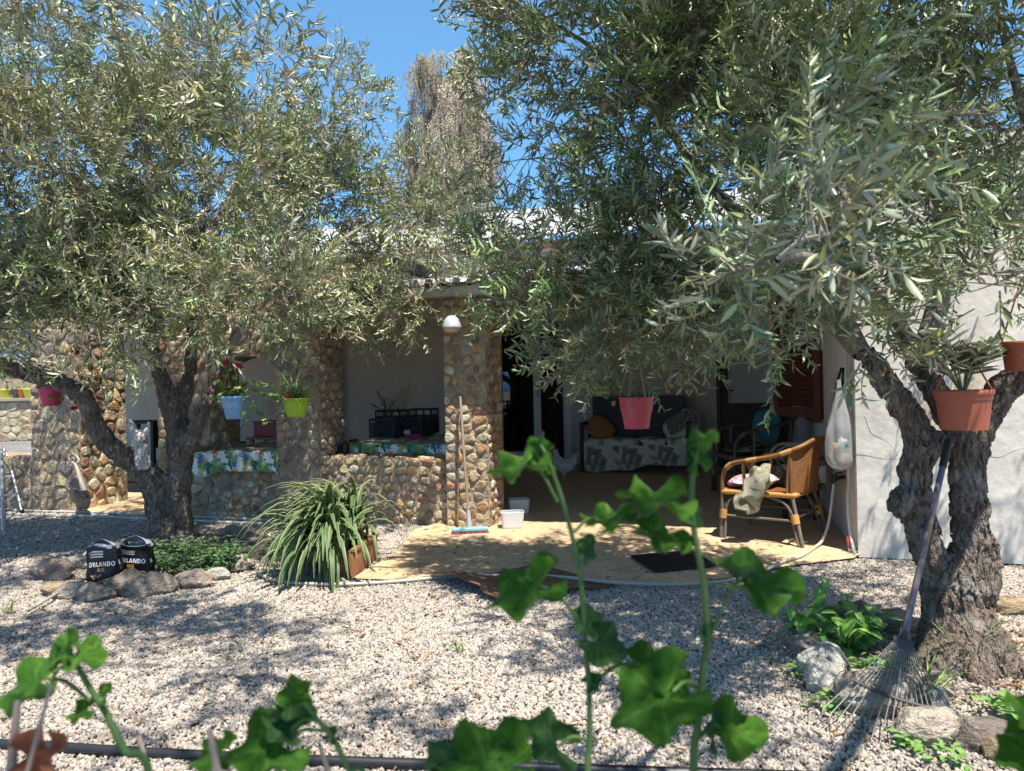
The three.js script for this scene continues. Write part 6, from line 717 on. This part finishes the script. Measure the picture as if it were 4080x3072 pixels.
{
  const r = rng(303), [t, H] = hangPot('hanging_pot', 'translucent red hanging pot with nearly bare branching plant', 1376, 926, 4.2, [[0.001, 0.006], [0.066, 0.006], [0.067, 0], [0.076, 0.06], [0.084, 0.1], [0.087, 0.1], [0.094, 0.165], [0.1, 0.166], [0.1, 0.176], [0.094, 0.176], [0.085, 0.15]], phy(lin(0.62, 0.07, 0.1), 0.45, { transmission: 0.22, thickness: 0 }), { straps: { n: 3, a: 1.2, h: 0.34, m: greenStrap, r: 0.003 } });
  const bw = std(lin(0.12, 0.08, 0.06), 0.9), tw = (pts, rad) => part('branch', tube(curve(pts, 10), (u) => rad * (1 - 0.7 * u), 6), bw, t); tw([V3(0, H - 0.03, 0), V3(0.03, H + 0.08, 0), V3(0.08, H + 0.14, 0.01), V3(0.2, H + 0.16, 0.02), V3(0.25, H + 0.14, 0.02)], 0.007); tw([V3(0.02, H + 0.05, 0), V3(0.1, H + 0.05, 0.02), V3(0.18, H + 0.04, 0.02)], 0.004); tw([V3(0.03, H + 0.08, 0), V3(-0.04, H + 0.08, 0.02), V3(-0.09, H + 0.07, 0.02)], 0.003); tw([V3(-0.02, H - 0.02, 0), V3(-0.12, H, 0.03), V3(-0.2, H + 0.02, 0.04)], 0.003);
  const dry = [lobed(0.05, [0.5, 0.38, 0.12], 5, 0.9), lobed(0.04, [0.42, 0.27, 0.14], 5, 1.1)]; for (const [x, y] of [[0.25, 0.12], [0.26, 0.09], [0.19, 0.16], [0.17, 0.03], [0.19, 0.06], [-0.09, 0.06], [0.16, 0.06], [0.22, 0.15], [-0.13, -0.03], [-0.07, -0.05]]) { const m = part('leaf', r.pick(dry), MGreen, t); m.position.set(x, H + y, 0.03); m.quaternion.copy(Q(r.r(0.4, 2), r() * 6, r.g())); m.scale.setScalar(r.r(0.5, 0.95)); }
  for (let i = 0; i < 22; i++) { const m = part('leaf', r.pick(gerLeaf), MGreen, t); m.position.set(-0.19 + r.g() * 0.055, H + 0.05 + r.g() * 0.06, 0.04 + r.g() * 0.04); m.quaternion.copy(Q(r.r(0.2, 1.3), r() * 6, r.g() * 0.6)); m.scale.setScalar(r.r(0.5, 0.9)); }
}
{
  const r = rng(304), [t, H] = hangPot('hanging_pot', 'pink hanging pot half hidden behind the leaning olive limb', 110, 877, 5.75, [[0.001, 0], [0.06, 0], [0.085, 0.12], [0.09, 0.12], [0.09, 0.14], [0.084, 0.14], [0.08, 0.12]], plastic(0.55, 0.05, 0.14), { straps: { n: 3, a: 0.4, h: 0.25, m: orangeStrap } });
  for (let i = 0; i < 40; i++) { const m = part('leaf', r.pick(gerLeaf), MGreen, t); m.position.set(r.g() * 0.16, H - 0.02 + r.g() * 0.12, 0.02 + r.g() * 0.1); m.quaternion.copy(Q(r.r(0.2, 1.3), r() * 6, 0)); m.scale.setScalar(r.r(0.5, 0.9)); } for (const [x, y] of [[0.22, 0.26], [0.2, -0.16]]) { part('flower', petals(r, 0.022), MGreen, t).position.set(x, H + y, 0.04); part('flower_stem', tint(tube(curve([V3(0, H, 0), V3(x * 0.7, H + y * 0.7, 0.02), V3(x, H + y, 0.04)], 8), 0.002, 4), 0.25, 0.3, 0.1), MStem, t); }
}
{
  const prof = (k) => [[0.001, 0.006], [0.082, 0.006], [0.084, 0], [0.098, 0.12], [0.102, 0.121], [0.103, 0.14], [0.108, 0.141], [0.108, 0.158], [0.1, 0.158], [0.094, 0.14]].map(([a, b]) => [a * k, b * k]), terra = plastic(0.4, 0.1, 0.05, 0.55);
  const r = rng(305), [t, H] = hangPot('hanging_pot', 'terracotta coloured pot hanging in front of the twin trunk', 2083, 928, 3.02, prof(1), terra, { straps: { n: 2, a: 0.3, h: 0.2, m: orangeStrap, r: 0.004 } });
  for (let s = 0; s < 13; s++) { const a = r() * 6.3, L = r.r(0.18, 0.4), e = V3(Math.cos(a) * L * 0.75 - 0.05, H + L * 0.55, Math.sin(a) * L * 0.6), p = curve([V3(0, H - 0.02, 0), V3(e.x * 0.4, H + L * 0.4, e.z * 0.4), e], 9), st = part('stem', tint(tube(p, 0.004, 5), 0.2, 0.24, 0.1), MStem, t); for (let k = 3; k <= 9; k++) for (const q of [0, 2.1, 4.2]) { const m = part('leaf', oliveLeaves[k > 7 ? 3 : 2], MLeaf, st); m.position.copy(p[k]); m.quaternion.copy(Q(-0.4 + r.g() * 0.5, q + k * 1.1, r.g() * 0.5)); m.scale.set(1.5, 1.3, r.r(1.0, 1.5)); } }
  hangPot('hanging_pot', 'terracotta coloured pot on the limb at the wall side', 2212, 802, 3.0, prof(0.75), terra, { straps: { n: 2, a: 0.3, h: 0.25, m: orangeStrap } });
}
// ---------------------------------------------------------------- leaf rake
{
  const t = thing('leaf_rake', 'wire leaf rake leaning against the twin trunk', 'rake'), top = at(2050, 950, 3.1), soc = at(1954, 1372, 2.88), tip = onY(1922, 1606, 0.02), axis = tip.clone().sub(soc), dir = axis.clone().normalize(), sideV = RIGHT.clone().addScaledVector(dir, -RIGHT.dot(dir)).normalize();
  const paintG = paint(tube([top.clone().lerp(soc, 0.14), top.clone().lerp(soc, 0.5), top.clone().lerp(soc, 0.72), soc], 0.0125, 10), (x, y, z) => { const n = fbm(x * 9, y * 14, z * 9, 3), k = sstep(0.16, 0.3, n); return [lerp(0.1, 0.26, k), lerp(0.12, 0.15, k), lerp(0.15, 0.1, k)]; });
  part('handle', paintG, std(0xffffff, 0.4, { vertexColors: true, metalness: 0.2 }), t); part('grip', tube([top, top.clone().lerp(soc, 0.15)], 0.015, 10), MAT.black, t); part('socket', tube([soc.clone().addScaledVector(dir, -0.07), soc, soc.clone().addScaledVector(dir, 0.05)], [0.017, 0.02, 0.026], 10), MAT.greyPaint, t);
  const neck = soc.clone().addScaledVector(dir, 0.045), n = 17, L = axis.length() - 0.05; part('clamp', tube([neck.clone().addScaledVector(sideV, -0.035), neck.clone().addScaledVector(sideV, 0.035)], 0.017, 8), MAT.greyPaint, t);
  const nrm = dir.clone().cross(sideV).normalize(); if (nrm.dot(FWD) > 0) nrm.negate(); const wire = std(lin(0.3, 0.29, 0.27), 0.45, { metalness: 0.6 });
  for (let i = 0; i < n; i++) { const s = (i / (n - 1)) * 2 - 1, a = neck.clone().addScaledVector(sideV, s * 0.03), m = neck.clone().addScaledVector(sideV, s * 0.135).addScaledVector(dir, L * 0.6 * (1 - 0.06 * s * s)), e = neck.clone().addScaledVector(sideV, s * 0.21).addScaledVector(dir, L * (1.02 - 0.1 * s * s)), h = e.clone().addScaledVector(nrm, -0.04).addScaledVector(dir, 0.015); if (h.y < 0.004) h.y = 0.004; if (e.y < 0.01) e.y = 0.01; part('tine', tube([a, m, e, h], 0.0022, 5), wire, t); }
  const c0 = (s) => neck.clone().addScaledVector(sideV, s * 0.14).addScaledVector(dir, L * 0.6 * (1 - 0.06 * s * s)); part('crossbar', tube([c0(-1), c0(-0.5), c0(0), c0(0.5), c0(1)], 0.0075, 6), MAT.greyPaint, t); part('centre_strut', bar(neck.clone().addScaledVector(dir, L * 0.3), c0(0), 0.006, 6), MAT.steel, t);
}
// ---------------------------------------------------------------- mallow plants close to the camera
const mallow = [0, 1, 2].map((k) => lobed(1, [[0.04, 0.125, 0.01], [0.055, 0.155, 0.012], [0.035, 0.1, 0.025]][k], 5, [0.5, 0.75, 0.4][k], 61, 8));
const MMal = phy(0xffffff, 0.9, { vertexColors: true, transmission: 0.42, thickness: 0, specularIntensity: 0.25 });
function mallowPlant(label, d, stem, rad, leaves) { // stem: pixel path down to the frame's foot, continued to the ground
  const t = thing('mallow_plant', label, 'plant', V3(0, 0, 0), 0, 'mallow plants before the gravel'), pts = stem.map(([x, y]) => at(x, y, d)), low = pts[0].clone(); low.y = 0; low.x += 0.02; const sp = curve([low, low.clone().lerp(pts[0], 0.5).add(V3(0.01, 0, 0.01)), ...pts], 50);
  part('stem', tint(tube(sp, (u) => rad * 0.62 * (1.15 - 0.55 * u), 8), 0.075, 0.15, 0.04), MStem, t);
  for (const [x, y, size, ang, tilt, k, fx, fy, dd = 0] of leaves) { const c = at(x, y, d + dd), a = THREE.MathUtils.degToRad(ang), m = RIGHT.clone().multiplyScalar(Math.cos(a)).addScaledVector(UP, Math.sin(a)), tl = THREE.MathUtils.degToRad(Math.min(80, tilt + 20)), pr = UP.clone().addScaledVector(m, -UP.dot(m)); if (pr.length() < 0.3) pr.copy(RIGHT).addScaledVector(m, -RIGHT.dot(m)); pr.normalize(); const n = FWD.clone().multiplyScalar(-Math.cos(tl)).addScaledVector(pr, Math.sin(tl)).normalize(), z = m.clone().addScaledVector(n, -m.dot(n)).normalize(), xx = n.clone().cross(z); const S = (size / FPX) * d * 0.82, l = part('leaf', mallow[k], MMal, t); l.quaternion.setFromRotationMatrix(new THREE.Matrix4().makeBasis(xx, n, z)); l.scale.setScalar(S); l.position.copy(c).addScaledVector(z, -S * 0.3); if (fx) part('petiole', tint(tube(curve([at(fx, fy, d), at(fx, fy, d).lerp(l.position, 0.55).add(V3(0, 0.008, 0)), l.position], 8), 0.0022, 6), 0.09, 0.17, 0.04), MStem, t); }
}
mallowPlant('taller mallow stem beside the broom with leaf pointing left', 0.92, [[1272, 1720], [1274, 1600], [1272, 1480], [1262, 1370], [1254, 1250], [1234, 1150], [1208, 1060], [1180, 985], [1165, 960]], 0.0062, [[1105, 1012, 175, 200, 52, 1, 1205, 1085], [1165, 965, 110, 80, 30, 0], [1180, 1005, 80, -60, 40, 0], [1115, 1290, 235, 205, 48, 0, 1250, 1340], [1255, 1335, 95, 150, 20, 2], [1270, 1180, 90, 60, 30, 2], [1330, 1118, 150, 10, 60, 1, 1240, 1150], [1312, 1400, 140, -35, 20, 2, 1262, 1370], [1420, 1440, 190, -12, 66, 0, 1275, 1480, 0.03], [1170, 1590, 180, 150, 45, 2, 1272, 1600], [1285, 1470, 60, 30, 20, 2]]);
mallowPlant('mallow stem rising before the bench with bud tuft on top', 0.9, [[1500, 1720], [1508, 1560], [1520, 1440], [1528, 1380], [1520, 1260], [1500, 1150], [1494, 1060], [1502, 990], [1508, 955]], 0.0078, [[1505, 965, 120, 95, 30, 0], [1525, 950, 95, 15, 45, 1], [1495, 1000, 80, -100, 30, 0], [1392, 1080, 210, 175, 55, 1, 1495, 1130], [1440, 1165, 190, -20, 55, 0, 1300, 1150], [1498, 1120, 80, -60, 20, 2], [1525, 1370, 90, -90, 30, 2], [1660, 1265, 260, -12, 50, 0, 1535, 1375], [1585, 1235, 120, 165, 60, 2, 1620, 1300], [1395, 1530, 270, 210, 40, 0, 1510, 1480, -0.03], [1470, 1520, 170, -50, 30, 1, 1510, 1490], [1600, 1580, 190, -15, 42, 1, 1505, 1600], [1540, 1560, 120, 100, 30, 2]]);
mallowPlant('mallow shoot leaning left beside the dry brown leaf', 0.85, [[330, 1720], [268, 1620], [228, 1540], [196, 1490], [168, 1440], [150, 1410]], 0.0072, [[150, 1395, 130, 60, 30, 0], [190, 1420, 130, -20, 52, 1], [50, 1490, 220, 205, 42, 0, 195, 1515], [170, 1540, 90, 200, 40, 1], [230, 1495, 70, 50, 30, 0]]);
mallowPlant('mallow shoot with upright tip above the irrigation pipe', 0.85, [[800, 1740], [752, 1660], [722, 1600], [690, 1560], [655, 1520]], 0.0065, [[632, 1490, 110, 100, 25, 0], [645, 1530, 110, -30, 45, 2], [560, 1620, 260, 195, 42, 0, 700, 1580], [600, 1565, 130, 160, 45, 2, 690, 1560], [720, 1585, 60, 60, 30, 2], [450, 1640, 130, 200, 40, 1]]);
mallowPlant('low mallow leaves sprouting beside the pipe', 0.8, [[1120, 1760], [1110, 1690], [1090, 1650]], 0.005, [[1010, 1650, 290, 185, 52, 0], [1110, 1640, 150, 30, 50, 1], [940, 1630, 110, 130, 35, 2]]);
mallowPlant('bright mallow leaves near the jagged dark stone', 0.8, [[2260, 1760], [2250, 1660], [2230, 1560]], 0.005, [[2195, 1530, 120, 170, 45, 1], [2205, 1585, 120, 190, 50, 1], [2195, 1640, 150, 200, 40, 0]]);
{ // dry stalks and a withered leaf
  const dry = std(lin(0.32, 0.25, 0.2), 0.9); const st = (a, b, r, l) => { const p = at(...a), q = at(...b); const low = p.clone(); low.y = 0; single('dry_stalk', l, 'stalk', tube([low, p, q], [r, r, r * 0.6], 6), dry, 'dry stalks among the mallows'); };
  st([20, 1700, 0.8], [38, 1515, 0.8], 0.006, 'broken dry stalk beside the withered leaf'); st([50, 1700, 0.78], [110, 1480, 0.8], 0.003, 'thin dry stalk behind the withered leaf'); st([480, 1720, 0.8], [452, 1575, 0.8], 0.005, 'broken dry stalk over the irrigation pipe'); st([330, 1700, 0.95], [300, 1590, 0.95], 0.004, 'short dry stalk beside the leaning mallow shoot'); st([720, 1700, 0.95], [690, 1610, 0.95], 0.004, 'short dry stalk beside the upright tip mallow');
  const g = bend(lobed(0.075, [0.28, 0.1, 0.05], 5, 1.2), (v) => { v.y += v.x * v.x * 12; }); const o = single('withered_leaf', 'withered brown leaf hanging from a dry stalk', 'leaf', g, MMal); o.position.copy(at(105, 1620, 0.8)); o.quaternion.copy(Q(1.3, YAW, 0.4));
}
renderer.render(scene, camera);
